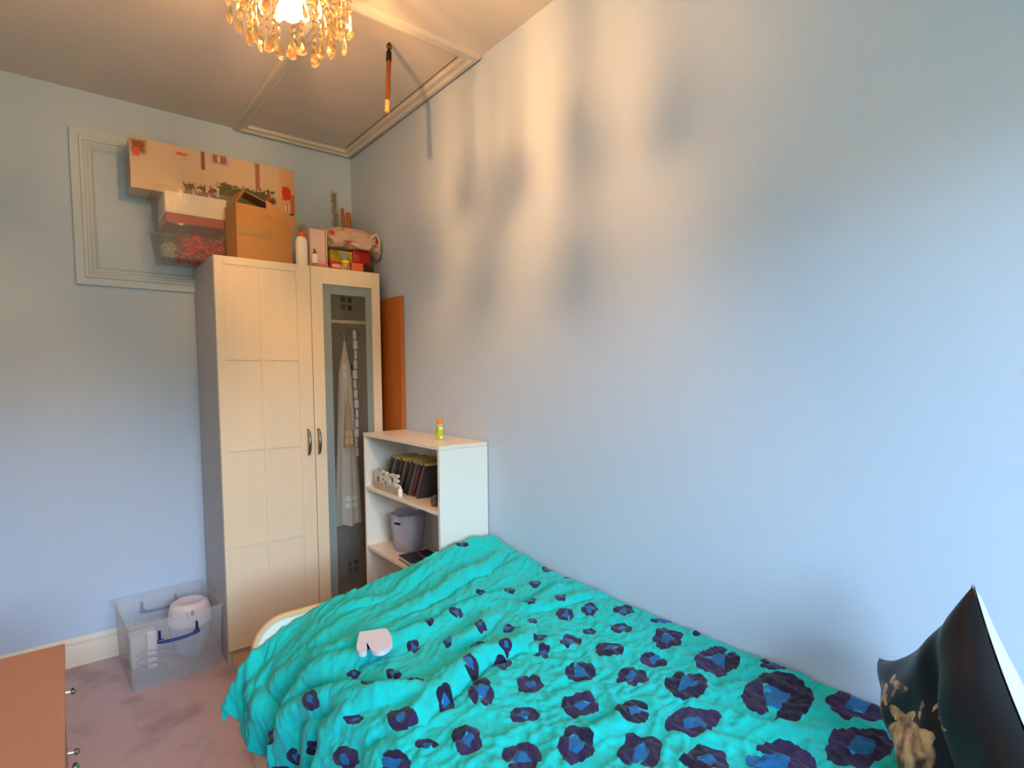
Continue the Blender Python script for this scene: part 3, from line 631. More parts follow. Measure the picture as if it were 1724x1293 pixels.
for i, (s, x, z, a) in enumerate((('a', -.315, .205, -60), ('k', -.268, .196, 20), ('b', -.222, .170, 15), ('e', -.246, .155, 30))):
    me = text_mesh(s, .062, .0015, Matrix.Translation((x, -.4985+.010*abs(x+.19)/.1, TZ+z)) @ Matrix.Rotation(math.radians(a), 4, 'Y') @ Matrix.Rotation(PI/2, 4, 'X'), .0008)
    obj('printed_mark', me, redm, bag)
obj('bag_handle', tube(BM(), smoothpts([(-.105, -.475, TZ+.165), (-.095, -.495, TZ+.205), (-.065, -.500, TZ+.232), (-.040, -.490, TZ+.205), (-.032, -.470, TZ+.165), (-.060, -.480, TZ+.145)], 8), [.010, .009]*20+[.008]*1 if False else .008, 8), see_through('bag_plastic2', (226, 196, 176), .85, .3), bag, smooth='all')
obj('inside_red', box(BM(), -.100, -.048, -.4915, -.470, TZ+.165, TZ+.215), mat('crimson', (158, 12, 14)), bag, bevel=.008)
# twigs and dried stem leaning in the corner behind
tag(obj('wooden_stick', tube(BM(), [(-.098, -.13, TZ), (-.105, -.10, 2.57)], .012, 8), mat('stick_wood', (176, 106, 46), .6)), 'left one of two short wooden sticks in the corner', 'stick', 'wooden sticks in the corner')
tag(obj('wooden_stick', tube(BM(), [(-.052, -.13, TZ), (-.066, -.10, 2.55)], .016, 8), mat('stick_wood', (176, 106, 46), .6)), 'thicker right one of two short wooden sticks in the corner', 'stick', 'wooden sticks in the corner')
b = BM(); r_ = random.Random(4); tube(b, [(-.150, -.09, TZ), (-.142, -.075, 2.62)], .003, 6)
for k in range(150):
    t = r_.random(); z = 2.40+.26*t; sp_ = .016*(1-abs(t-.55)); a = r_.uniform(0, 2*PI)
    p = Vector((-.143+sp_*.5*math.cos(a)-.008*t, -.078+.01*math.sin(a), z)); tube(b, [p, p+Vector((.016*math.cos(a), .012*math.sin(a), .022))], [.002, .0006], 4)
tag(obj('dried_grass', b, mat('dried_grass', (158, 136, 92), .9)), 'dried pampas stem standing in the corner behind the bag', 'dried plant')

# ================================================ BOX ON THE FLOOR
Mf = Matrix.Translation((-1.175, -.285, .0005)) @ Matrix.Rotation(math.radians(3.5), 4, 'Z')
fbx = thing('storage_box', 'clear lidless plastic box with navy handles on the carpet', 'storage box', (-1.175, -.285, 0))
clearp = see_through('clear_polypropylene', (246, 248, 252), .25, .22, glow=.5, bump=(8, .2, .01))
b = tub(BM(), -.206, .206, -.222, .222, 0, .325, .010, .0025, .009)
for x in (-.115, .085):
    for s in (-1, 1): box(b, x-.0015, x+.0015, s*.222-(.001 if s > 0 else .004), s*.222+(.004 if s > 0 else .001), .03, .30)
for v in b.verts: v.co = Mf @ v.co
obj('box_body', b, clearp, fbx, smooth=True)
navy = mat('navy_plastic', (22, 34, 110), .35)
for s, lb in ((-1, 'navy bail handle on the front side'), (1, 'navy bail handle on the wall side')):
    y = s*.236
    b = tube(BM(), [Mf @ Vector(p) for p in smoothpts([(-.085, y, .222), (-.040, y, .214), (.030, y, .214), (.085, y, .222)], 5)], .0075, 8)
    for x in (-.080, .080):
        tube(b, [Mf @ Vector((x, y, .222)), Mf @ Vector((x, y-s*.002, .276))], .006, 8)
        tube(b, [Mf @ Vector((x*.82, y, .226)), Mf @ Vector((x*1.14, y, .226))], .009, 8)
    obj('handle', b, navy, fbx, smooth=True, label=lb)
# appliance and bits inside
ap = thing('appliance', 'rounded white plastic appliance standing inside the clear floor box', 'appliance', (-1.06, -.27, .01))
wp = mat('pinkish_white_plastic', (228, 214, 216), .3)
obj('bowl', lathe(BM(), [(0, 0), (.050, 0), (.058, .01), (.078, .06), (.094, .12), (.098, .18), (0, .18)], (-1.075, -.265, .0045), 32), see_through('tank_blue', (168, 184, 204), .8, .2), ap, smooth=True)
obj('dome', lathe(BM(), [(.099, .181), (.101, .20), (.099, .25), (.088, .285), (.066, .300), (.060, .296), (0, .296)], (-1.075, -.265, .0045), 36), wp, ap, smooth='all')
ae = math.atan2(-3.64+.265, -1.54+1.075)+.12
dd_ = obj('dial', lathe(BM(), [(0, 0), (.011, 0), (.011, .004), (0, .005)], (0, 0, 0), 16, sxy=(1.3, .8)), mat('dial_grey', (86, 72, 78), .4), ap)
dd_.data.transform(Matrix.Translation((-1.075+.0985*math.cos(ae), -.265+.0985*math.sin(ae), .262)) @ Matrix.Rotation(ae, 4, 'Z') @ Matrix.Rotation(PI/2+math.radians(-10), 4, 'Y'))
for k in (-1, 0, 1):
    ak = ae-.22-.02*k
    dd_ = obj('button', lathe(BM(), [(0, 0), (.003, 0), (.003, .002), (0, .002)], (0, 0, 0), 10), mat('dial_grey', (86, 72, 78)), ap)
    dd_.data.transform(Matrix.Translation((-1.075+.0995*math.cos(ak), -.265+.0995*math.sin(ak), .255+.012*k)) @ Matrix.Rotation(ak, 4, 'Z') @ Matrix.Rotation(PI/2, 4, 'Y'))
pts = []
for k in range(60):
    a = k*.42; pts.append(Mf @ Vector((-.105+.07*math.cos(a)*(1-.004*k), -.13+.055*math.sin(a), .02+.0022*k)))
pts += [Mf @ Vector(p) for p in smoothpts([(-.07, -.16, .15), (.02, -.18, .12), (.09, -.185, .16)], 6)]
tag(obj('power_cable', tube(BM(), pts, .0035, 6), mat('grey_cable', (120, 118, 128), .5), smooth='all'), 'looped grey power cable coiled inside the clear floor box', 'cable')
def tbox(x0, x1, y0, y1, z0, z1, a=0):
    return box(BM(), x0, x1, y0, y1, z0, z1, Mf @ Matrix.Rotation(a, 4, 'Z'))
tag(obj('cream_carton', tbox(-.165, -.045, .03, .14, .006, .165), mat('cream_carton', (204, 190, 168), .7), bevel=.004), 'cream small carton inside the floor box left of the appliance', 'carton')
tag(obj('small_box', tbox(-.10, -.06, -.02, .015, .006, .195), mat('bottle_white', (240, 236, 222)), bevel=.006), 'slim white upright block inside the clear floor box', 'small box')

# ================================================ BED
bed = thing('single_bed', 'single bed with white panel footboard edged in pale wood', 'bed', (-.53, -2.56, 0))
bwh = mat('bed_white', (238, 232, 220), .4); bwood = mat('bed_pale_wood', (222, 182, 140), .45)
def footpoly(x0, x1, z0, z1, r):
    P = [(x0, z0)]
    for k in range(13):
        a = PI-k*PI/24; P.append((x0+r+r*math.cos(a), z1-r+r*math.sin(a)))
    P += [(x1, z1), (x1, z0)]; return P
fp = footpoly(-1.062, -.010, .15, .615, .11)
b = BM(); prism(b, fp, lambda x, z: Vector((x, -1.566, z)), lambda x, z: Vector((x, -1.550, z))); obj('footboard', b, bwh, bed)
rimp = [Vector((-1.066, -1.558, .02))]+[Vector((x-.004 if z < .5 else x, -1.558, z+.006)) for x, z in footpoly(-1.064, -.012, .15, .617, .112)[1:-1]]
b = BM(); n_ = len(rimp); prevs = None
for i, p in enumerate(rimp):
    t_ = (rimp[min(i+1, n_-1)]-rimp[max(i-1, 0)]).normalized(); nn = Vector((-t_.z, 0, t_.x)) 
    ring = [b.verts.new(p+nn*u+Vector((0, v, 0))) for u, v in ((-.008, -.0125), (.006, -.0125), (.009, -.008), (.009, .0115-.004), (.006, .0125), (-.008, .0125))]
    if prevs:
        for k in range(6): b.faces.new((prevs[k], prevs[(k+1) % 6], ring[(k+1) % 6], ring[k]))
    else: b.faces.new(ring)
    prevs = ring
b.faces.new(prevs)
obj('footboard_edging', b, bwood, bed, smooth=True)
obj('side_rail', bx(-1.040, -1.018, -3.60, -1.567, .20, .38), mat('bed_rail', (196, 160, 124), .5), bed, bevel=.003)
obj('side_rail', bx(-.050, -.030, -3.60, -1.567, .20, .38), mat('bed_rail', (196, 160, 124)), bed)
obj('headboard', bx(-1.062, -.010, -3.625, -3.601, 0, .78), bwh, bed, bevel=.01)
obj('leg', bx(-.060, -.012, -1.6, -1.567, 0, .15), bwood, bed)
obj('slat_base', bx(-1.017, -.051, -3.60, -1.567, .30, .32), bwood, bed)
obj('mattress', bx(-.93, -.045, -3.59, -1.62, .321, .565), mat('mattress_cloth', (226, 220, 210), .9), bed, bevel=.03, seg=4)

# ------------------------------------------------ duvet: drape profile across the bed, long folds, fine crumple
SPOTS=[(0.0225,0.1915,-0.0142,0.0228,0.0063,0.0167),(0.1243,0.2345,-0.0144,0.0186,0.0084,0.0143),(0.0197,0.2518,-0.0095,0.0064,0.0055,0.0044),
 (0.0065,0.3288,-0.0147,0.0103,0.0077,0.0064),(0.2796,0.1956,-0.0144,0.0092,0.0073,0.0090),(0.2180,0.2299,-0.0128,0.0148,0.0074,0.0126),
 (0.2249,0.2969,-0.0148,0.0136,0.0083,0.0110),(0.1430,0.3182,-0.0140,0.0175,0.0075,0.0126),(0.1920,0.3658,-0.0179,0.0212,0.0096,0.0152),
 (0.1238,0.3795,-0.0183,0.0245,0.0097,0.0159),(0.0514,0.4152,-0.0223,0.0279,0.0120,0.0161),(0.4110,0.2445,-0.0131,0.0108,0.0082,0.0113),
 (0.4909,0.2441,-0.0110,0.0125,0.0070,0.0145),(0.4053,0.3147,-0.0101,0.0125,0.0059,0.0126),(0.3514,0.3440,-0.0134,0.0103,0.0077,0.0093),
 (0.2806,0.3480,-0.0099,0.0089,0.0054,0.0072),(0.3183,0.4005,-0.0149,0.0123,0.0085,0.0098),(0.2019,0.4300,-0.0133,0.0139,0.0073,0.0091),
 (0.1336,0.4576,-0.0218,0.0236,0.0124,0.0137),(0.5652,0.2859,-0.0125,0.0107,0.0077,0.0143),(0.4965,0.3170,-0.0096,0.0133,0.0058,0.0156),
 (0.4490,0.3531,-0.0149,0.0127,0.0086,0.0132),(0.4128,0.3943,-0.0118,0.0118,0.0068,0.0109),(0.3529,0.4347,-0.0145,0.0204,0.0085,0.0159),
 (0.2763,0.4385,-0.0195,0.0275,0.0109,0.0193),(0.2313,0.4917,-0.0267,0.0248,0.0152,0.0150),(0.1890,0.5519,-0.0249,0.0270,0.0141,0.0139),
 (0.6475,0.3374,-0.0132,0.0074,0.0099,0.0114),(0.5219,0.4055,-0.0130,0.0164,0.0076,0.0176),(0.4512,0.4199,-0.0171,0.0190,0.0099,0.0176),
 (0.6271,0.3795,-0.0132,0.0091,0.0080,0.0128),(0.5469,0.4605,-0.0190,0.0278,0.0113,0.0268),(0.4551,0.4867,-0.0207,0.0217,0.0124,0.0174),
 (0.3499,0.5095,-0.0228,0.0258,0.0136,0.0173),(0.2827,0.5625,-0.0266,0.0331,0.0151,0.0185),(0.7056,0.2815,-0.0112,0.0053,0.0116,0.0091),
 (0.6956,0.3346,-0.0147,0.0074,0.0151,0.0125),(0.7888,0.2634,-0.0152,0.0093,0.0211,0.0130),(0.6153,0.4475,-0.0141,0.0156,0.0083,0.0177),
 (0.6918,0.4345,-0.0176,0.0143,0.0171,0.0189),(0.7504,0.3715,-0.0130,0.0047,0.0161,0.0069),(0.9219,0.1737,-0.0198,0.0126,0.0252,0.0075),
 (0.8509,0.3030,-0.0165,0.0130,0.0216,0.0093),(0.9092,0.2467,-0.0105,0.0140,0.0136,0.0065),(0.7998,0.3944,-0.0178,0.0107,0.0225,0.0120),
 (0.7444,0.4775,-0.0196,0.0116,0.0218,0.0123),(0.6912,0.4921,-0.0136,0.0065,0.0127,0.0072),(0.6383,0.5218,-0.0186,0.0209,0.0112,0.0211),
 (0.5236,0.5299,-0.0235,0.0180,0.0140,0.0147),(0.4273,0.5613,-0.0270,0.0257,0.0159,0.0172),(0.3691,0.6136,-0.0235,0.0271,0.0138,0.0151),
 (0.3089,0.6726,-0.0390,0.0370,0.0224,0.0166),(0.5968,0.5840,-0.0250,0.0224,0.0148,0.0186),(0.5120,0.6115,-0.0248,0.0314,0.0147,0.0214),
 (0.4425,0.6650,-0.0303,0.0387,0.0176,0.0209),(0.2222,0.6227,-0.0322,0.0423,0.0182,0.0195),(0.0833,0.6114,-0.0346,0.0564,0.0196,0.0232),
 (0.0873,0.5251,-0.0284,0.0441,0.0162,0.0217),(0.0159,0.4826,-0.0264,0.0191,0.0151,0.0095),(0.1227,0.7102,-0.0506,0.0772,0.0285,0.0257),
 (0.0004,0.6824,-0.0431,0.0276,0.0244,0.0089),(0.0219,0.7851,-0.0530,0.0606,0.0297,0.0144),(0.1518,0.8154,-0.0470,0.0589,0.0264,0.0140),
 (0.2964,0.7683,-0.0485,0.0522,0.0274,0.0173),(0.3795,0.7184,-0.0304,0.0318,0.0175,0.0137),(0.0023,0.5540,-0.0234,0.0104,0.0133,0.0045),
 (0.1654,0.0119,-0.0204,0.0082,0.0091,0.0080),(0.9619,0.2069,-0.0263,0.0058,0.0310,0.0010)]
FOLDS=[(1.0,1,[(0.883,0.183),(0.824,0.203),(0.781,0.227),(0.731,0.281),(0.680,0.333),(0.603,0.383)]),
 (0.9,1,[(0.801,0.179),(0.774,0.172),(0.735,0.191),(0.665,0.224),(0.517,0.231),(0.439,0.231)]),
 (0.8,1,[(0.759,0.135),(0.738,0.139),(0.696,0.174),(0.625,0.200),(0.554,0.202)]),
 (0.7,1,[(0.755,0.119),(0.694,0.103),(0.657,0.098),(0.620,0.098)]),
 (1.0,-1,[(0.587,0.190),(0.495,0.186),(0.386,0.174),(0.263,0.134),(0.183,0.139),(0.033,0.082),(-0.007,0.090)]),
 (0.9,-1,[(0.460,0.102),(0.323,0.068),(0.259,0.044)]),
 (.5,1,[(0.592,0.245),(0.517,0.231),(0.395,0.213),(0.246,0.204),(0.153,0.219)]),
 (0.8,-1,[(0.529,0.348),(0.404,0.334),(0.297,0.291)]),
 (1.2,-1,[(0.667,0.463),(0.641,0.455),(0.565,0.436),(0.467,0.407),(0.400,0.413),(0.344,0.434)]),
 (.5,1,[(0.762,0.297),(0.678,0.361),(0.589,0.418)]),
 (.5,-1,[(0.753,0.361),(0.691,0.394),(0.634,0.423)]),
 (.8,1,[(0.838,0.006),(0.879,0.041),(0.903,0.089)]),
 (1.0,1,[(0.818,0.054),(0.866,0.076),(0.885,0.153),(0.910,0.173)]),
 (.5,1,[(0.268,0.224),(0.229,0.280),(0.087,0.256),(-0.009,0.291)]),
 (.5,-1,[(0.273,0.316),(0.178,0.339),(0.065,0.353),(0.012,0.365)]),
 (.5,1,[(0.289,0.362),(0.320,0.395),(0.369,0.413)]),
 (.6,-1,[(0.653,0.064),(0.583,0.094),(0.498,0.103)]),
 (.6,1,[(0.402,0.080),(0.339,0.054),(0.293,0.038)]),
 (.3,1,[(0.473,0.510),(0.395,0.521),(0.362,0.522)]),
 (.3,1,[(0.170,0.593),(0.181,0.644),(0.060,0.675)]),
 (.6,1,[(0.142,0.129),(0.036,0.124),(0.027,0.195)]),
 (.4,-1,[(0.805,0.332),(0.762,0.417),(0.720,0.436),(0.640,0.489)]),
 (.3,1,[(0.482,0.561),(0.446,0.597),(0.337,0.590)]),
 (.35,1,[(0.241,0.693),(0.208,0.734),(0.152,0.758)]),
 (.4,1,[(0.860,0.223),(0.787,0.307),(0.721,0.356)])]

# ---- duvet surface (shared) ----
def _res(pts,n):
    p=np.array(pts,float); s=np.r_[0,np.cumsum(np.hypot(*np.diff(p,axis=0).T))]
    t=np.linspace(0,s[-1],2000); q=np.c_[np.interp(t,s,p[:,0]),np.interp(t,s,p[:,1])]
    k=np.hanning(161);k/=k.sum(); e=np.pad(q,((80,80),(0,0)),mode='edge')
    for c in(0,1):
        e[:80,c]=2*q[0,c]-q[80:0:-1,c]; e[-80:,c]=2*q[-1,c]-q[-2:-82:-1,c]
        q[:,c]=np.convolve(e[:,c],k,mode='valid')
    u=np.linspace(0,1,n); return np.c_[np.interp(u,np.linspace(0,1,2000),q[:,0]),np.interp(u,np.linspace(0,1,2000),q[:,1])]
PROF=[(-1.58,[(0.0,.735),(-.134,.75),(-.26,.735),(-.436,.696),(-.648,.658),(-.791,.64),(-.924,.595),(-1.008,.537),(-1.069,.485),(-1.128,.425),(-1.17,.37)]),
      (-1.75,[(0.0,.70),(-.2,.695),(-.41,.68),(-.63,.66),(-.8,.645),(-.93,.60),(-1.02,.53),(-1.075,.46),(-1.115,.39),(-1.13,.33)]),
      (-2.05,[(0.0,.675),(-.2,.672),(-.41,.668),(-.63,.66),(-.85,.65),(-.97,.61),(-1.04,.54),(-1.075,.46),(-1.095,.38),(-1.10,.31)]),
      (-2.5,[(0.0,.664),(-.2,.664),(-.41,.664),(-.63,.66),(-.9,.655),(-1.0,.62),(-1.06,.55),(-1.08,.46),(-1.09,.38),(-1.095,.30)]),
      (-3.6,[(0.0,.66),(-.2,.66),(-.41,.66),(-.63,.66),(-.9,.655),(-1.0,.62),(-1.06,.55),(-1.08,.46),(-1.09,.38),(-1.095,.30)])]
def duvet_base(n,ys):
    R=[_res(p,n) for _,p in PROF]; Y=np.array([y for y,_ in PROF])
    out=np.zeros((len(ys),n,3))
    for i,y in enumerate(ys):
        j=int(np.clip(np.searchsorted(-Y,-y)-1,0,len(Y)-2)); t=np.clip((Y[j]-y)/(Y[j]-Y[j+1]),0,1); t=t*t*(3-2*t)
        q=R[j]*(1-t)+R[j+1]*t; out[i,:,0]=q[:,0]; out[i,:,1]=y; out[i,:,2]=q[:,1]
    return out
NA,NB=300,400
Y0,Y1=-1.585,-3.56

def vnoise(x, y, seed):
    r_ = np.random.RandomState(seed); g = r_.rand(256, 256)*2*np.pi; gx_, gy_ = np.cos(g), np.sin(g)
    xi = np.floor(x).astype(int); yi = np.floor(y).astype(int); xf = x-xi; yf = y-yi
    def d(i, j): a = (xi+i) % 256; b_ = (yi+j) % 256; return gx_[a, b_]*(xf-i)+gy_[a, b_]*(yf-j)
    u = xf**3*(xf*(xf*6-15)+10); v = yf**3*(yf*(yf*6-15)+10)
    return (d(0, 0)*(1-u)+d(1, 0)*u)*(1-v)+(d(0, 1)*(1-u)+d(1, 1)*u)*v
ys = np.linspace(Y0, Y1, NB); P = duvet_base(NA, ys)
A_ = np.linspace(0, 1, NA)[None, :]*np.ones((NB, 1)); B_ = np.linspace(0, 1, NB)[:, None]*np.ones((1, NA))
LA, LB = 1.40, (Y0-Y1)
X_, Y_ = A_*LA, B_*LB                                     # cloth coordinates in metres
hgt = np.zeros_like(A_)
def seg_dist(X, Y, pts):
    best = np.full(X.shape, 9.); sgn = np.zeros(X.shape); par = np.zeros(X.shape); L = 0; tot = sum(math.dist(p, q) for p, q in zip(pts, pts[1:]))
    for p, q in zip(pts, pts[1:]):
        dx, dy = q[0]-p[0], q[1]-p[1]; l = math.hypot(dx, dy)+1e-9
        t = np.clip(((X-p[0])*dx+(Y-p[1])*dy)/l/l, 0, 1); ex = X-(p[0]+t*dx); ey = Y-(p[1]+t*dy); d = np.hypot(ex, ey)
        c_ = (ex*dy-ey*dx)/l; k_ = d < best
        best = np.where(k_, d, best); sgn = np.where(k_, np.where(c_ >= 0, 1, -1), sgn); par = np.where(k_, (L+t*l)/tot, par); L += l
    return best*sgn, par, best
wx = vnoise(X_*5, Y_*5, 1)*.010; wy = vnoise(X_*5, Y_*5, 2)*.010
for amp, sg, pts in FOLDS:
    pts = [(a*LA, b_*LB) for a, b_ in pts]; t, par, d = seg_dist(X_+wx, Y_+wy, pts)
    end = np.hypot(np.minimum(np.hypot(X_-pts[0][0], Y_-pts[0][1]), .12), 0)/.12; end2 = np.minimum(np.hypot(X_-pts[-1][0], Y_-pts[-1][1]), .12)/.12
    tap = np.sin(np.clip(par, .02, .98)*np.pi)**.6
    w1 = .026+.012*amp; s_ = t*sg
    hgt += amp*tap*(.031*np.exp(-((s_-w1*1.1)/w1)**2)-.017*np.exp(-(d/.012)**2)+.006*np.exp(-((s_+w1*1.5)/w1)**2))
# broad soft undulation + directional crumple (across the bed near the head, lengthwise near the foot)
foot = np.clip(1-B_*1.9, 0, 1)
hgt += .008*vnoise(X_*4+3, Y_*4, 5)
qx, qy = X_+.03*vnoise(X_*7, Y_*7, 8), Y_+.03*vnoise(X_*7, Y_*7, 9)
def ridged(x, y, s): return 1-np.abs(vnoise(x, y, s))*2.2
u1, v1 = qx*.83+qy*.55, -qx*.55+qy*.83
hgt += foot*(.008*np.maximum(ridged(u1*4, v1*15, 11), 0)**3+.006*np.maximum(ridged(u1*9, v1*30, 12), 0)**4+.0025*np.maximum(ridged(u1*22, v1*40, 19), 0)**4)
hgt += (1-foot)*(.0085*np.maximum(ridged(qx*9, qy*5, 13), 0)**3+.0055*np.maximum(ridged(qx*24, qy*13, 14), 0)**4+.0055*np.maximum(ridged(qx*9+5, qy*24, 15), 0)**5+.0014*np.maximum(ridged(qx*40, qy*24, 18), 0)**3)
hgt += 0.0010*ridged(qx*44, qy*40, 16)
side = np.clip((A_-.70)/.15, 0, 1)
hgt += side*(.016*np.sin(Y_*24+4*vnoise(X_*2, Y_*3, 20)+X_*3)+.010*np.sin(Y_*47+2+5*vnoise(X_*3, Y_*3, 21)))*(.35+.65*side)
fade = np.clip(A_/.02, 0, 1); hgt = hgt*fade
du = np.gradient(P, axis=1); dv = np.gradient(P, axis=0); nr = np.cross(dv, du); nr /= np.linalg.norm(nr, axis=2, keepdims=True)+1e-12
nr *= np.sign(nr[:, :, 2:3]*1.0+nr[:, :, 0:1]*-.5+1e-9)
P = P+nr*hgt[:, :, None]
P[:, :, 0] = np.minimum(P[:, :, 0], -.014)
P[:, :, 2] = np.where(P[:, :, 0] > -.94, np.maximum(P[:, :, 2], .572), P[:, :, 2])
# wavy hem
hem = .5+.5*np.sin(ys*9+1); 
# spots: signed fields for the dark petals and the blue centres
dark = np.full(A_.shape, -1.); blue = np.full(A_.shape, -1.); pale = np.full(A_.shape, -1.); tone = np.zeros(A_.shape)
rs = np.random.RandomState(5)
for k_, (a0, b0, m00, m01, m10, m11) in enumerate(SPOTS):
    Mi = np.linalg.inv(np.array([[m00, m01], [m10, m11]])); ea, eb = A_-a0, B_-b0
    near = (np.abs(ea) < .16) & (np.abs(eb) < .16)
    u = Mi[0, 0]*ea+Mi[0, 1]*eb; v = Mi[1, 0]*ea+Mi[1, 1]*eb
    u = u+.10*vnoise(X_*28, Y_*28, 30); v = v+.10*vnoise(X_*28, Y_*28, 31)
    r = np.hypot(u, v); th_ = np.arctan2(v, u); f1, f2, f3 = rs.rand(3)*6.28
    npet = rs.choice([3, 4, 4, 5])
    dk = np.full(A_.shape, -1.)
    for j in range(npet):
        if npet >= 4 and j == npet-1 and rs.rand() < .35: continue
        an = f1+j*6.283/npet+rs.uniform(-.25, .25); R0 = .66+rs.uniform(-.04, .06)
        pu, pv = R0*math.cos(an), R0*math.sin(an); ca_, sa_ = math.cos(an), math.sin(an)
        tu = (u-pu)*ca_+(v-pv)*sa_; tv = -(u-pu)*sa_+(v-pv)*ca_
        lt_ = {3: .78, 4: .60, 5: .50}[npet]*rs.uniform(.85, 1.2); wt_ = .33*rs.uniform(.85, 1.2)
        dk = np.maximum(dk, 1-np.hypot(tu/wt_+.5*(tv/lt_)**2, tv/lt_))
        tone = np.where(near & (1-np.hypot(tu/wt_, tv/lt_) > -.2), rs.rand(), tone)
    bl = .62+.10*np.sin(3*th_+f2)+.07*np.sin(5*th_+f3)-r
    dark = np.where(near, np.maximum(dark, dk), dark); blue = np.where(near, np.maximum(blue, bl*1.5), blue)
    ph_ = rs.rand()*6.28; pale = np.where(near, np.maximum(pale, (.20-np.hypot(u-.42*math.cos(ph_), (v-.42*math.sin(ph_))*1.6))), pale)
# far edge and near edge tuck: extra rows folding down
rows = []
for dz, dy in ((-.055, .000), (-.04, .004), (-.022, .006), (-.008, .004)):
    q = P[0].copy(); q[:, 2] += dz; q[:, 1] += dy; rows.append(q)
Pf = np.concatenate([np.array(rows), P], 0); pad = lambda F: np.concatenate([np.repeat(F[:1], 4, 0), F], 0)
dark, blue, pale, tone = pad(dark), pad(blue), pad(pale), pad(tone)
nb, na = Pf.shape[:2]; idx = np.arange(nb*na).reshape(nb, na)
quads = np.stack([idx[:-1, :-1], idx[:-1, 1:], idx[1:, 1:], idx[1:, :-1]], -1).reshape(-1, 4)
me = bpy.data.meshes.new('duvet'); me.vertices.add(nb*na); me.vertices.foreach_set('co', Pf.reshape(-1).astype(np.float32))
me.loops.add(quads.size); me.loops.foreach_set('vertex_index', quads.reshape(-1).astype(np.int32))
me.polygons.add(len(quads)); me.polygons.foreach_set('loop_start', np.arange(0, quads.size, 4, dtype=np.int32)); me.polygons.foreach_set('loop_total', np.full(len(quads), 4, np.int32))
me.update(calc_edges=True); me.validate()
for nm, F in (('petal', dark), ('centre', blue), ('pale', pale), ('tone', tone)):
    at = me.attributes.new(nm, 'FLOAT', 'POINT'); at.data.foreach_set('value', F.reshape(-1).astype(np.float32))
dm = mat('teal_duvet_cotton', (8, 196, 186), .75, spec=.25, sheen=.15); n = dm.node_tree; b_ = n.nodes['Principled BSDF']
def attr(nm): a = n.nodes.new('ShaderNodeAttribute'); a.attribute_name = nm; return a.outputs['Fac']
def step(src, lo, hi): r_ = n.nodes.new('ShaderNodeMapRange'); r_.inputs[1].default_value = lo; r_.inputs[2].default_value = hi; n.links.new(src, r_.inputs[0]); return r_.outputs[0]
def mixc(f, a, b2):
    m_ = n.nodes.new('ShaderNodeMix'); m_.data_type = 'RGBA'; n.links.new(f, m_.inputs['Factor'])
    for i, v in ((6, a), (7, b2)):
        if isinstance(v, tuple): m_.inputs[i].default_value = (*lin(v), 1)
        else: n.links.new(v, m_.inputs[i])
    return m_.outputs[2]
pet = mixc(attr('tone'), (20, 16, 44), (50, 34, 82))
c_ = mixc(step(attr('centre'), 0, .04), (4, 190, 186), (10, 98, 158)); c_ = mixc(step(attr('pale'), 0, .05), c_, (40, 150, 200)); c_ = mixc(step(attr('petal'), 0, .035), c_, pet)
n.links.new(c_, b_.inputs['Base Color'])
tcd = n.nodes.new('ShaderNodeTexCoord'); nz = n.nodes.new('ShaderNodeTexNoise'); nz.inputs['Scale'].default_value = 60; nz.inputs['Detail'].default_value = 6; nz.inputs['Distortion'].default_value = .6
bp = n.nodes.new('ShaderNodeBump'); bp.inputs['Strength'].default_value = .3; bp.inputs['Distance'].default_value = .003
n.links.new(tcd.outputs['Object'], nz.inputs['Vector']); n.links.new(nz.outputs['Fac'], bp.inputs['Height']); n.links.new(bp.outputs[0], b_.inputs['Normal'])
dv_ = obj('duvet', me, dm, smooth='all'); tag(dv_, 'crumpled turquoise duvet with blue and navy leopard spots', 'duvet')
md = dv_.modifiers.new('thickness', 'SOLIDIFY'); md.thickness = .006; md.offset = 1
def duvet_z(x, y):
    j = int(np.clip((Y0-y)/(Y0-Y1)*(NB-1), 0, NB-1)); row = P[j]; top = row[:int(NA*.72)]; i = int(np.argmin(np.abs(top[:, 0]-x))); return float(top[i, 2])

# mitten
mt_pts = [(-.866, -2.025), (-.830, -2.041), (-.794, -2.056), (-.800, -2.10), (-.815, -2.145), (-.835, -2.172), (-.862, -2.184), (-.880, -2.174), (-.885, -2.150), (-.879, -2.115), (-.883, -2.112), (-.896, -2.146), (-.908, -2.156), (-.919, -2.144), (-.914, -2.115), (-.892, -2.07)]
mt_pts = [(p.x, p.y) for p in smoothpts([(x, y, 0) for x, y in [mt_pts[0], mt_pts[1]]+mt_pts[2:]], 3)]
cxm = sum(p[0] for p in mt_pts)/len(mt_pts); cym = sum(p[1] for p in mt_pts)/len(mt_pts)
zm = max(duvet_z(x, y) for x in (-.90, -.86, -.82, -.80) for y in (-2.03, -2.08, -2.12, -2.16))
b = BM(); prism(b, mt_pts, lambda x, y: Vector((x, y, zm+.0025)), lambda x, y: Vector((x, y, zm+.0165)))
bmesh.ops.triangulate(b, faces=[f for f in b.faces if len(f.verts) > 4])
tag(obj('mitten', b, mat('pale_pink_towelling', (214, 206, 214), .95, bump=(300, .8, .003), sheen=.3), bevel=.005, seg=3), 'small pale pink mitten lying on the turquoise duvet', 'mitten')

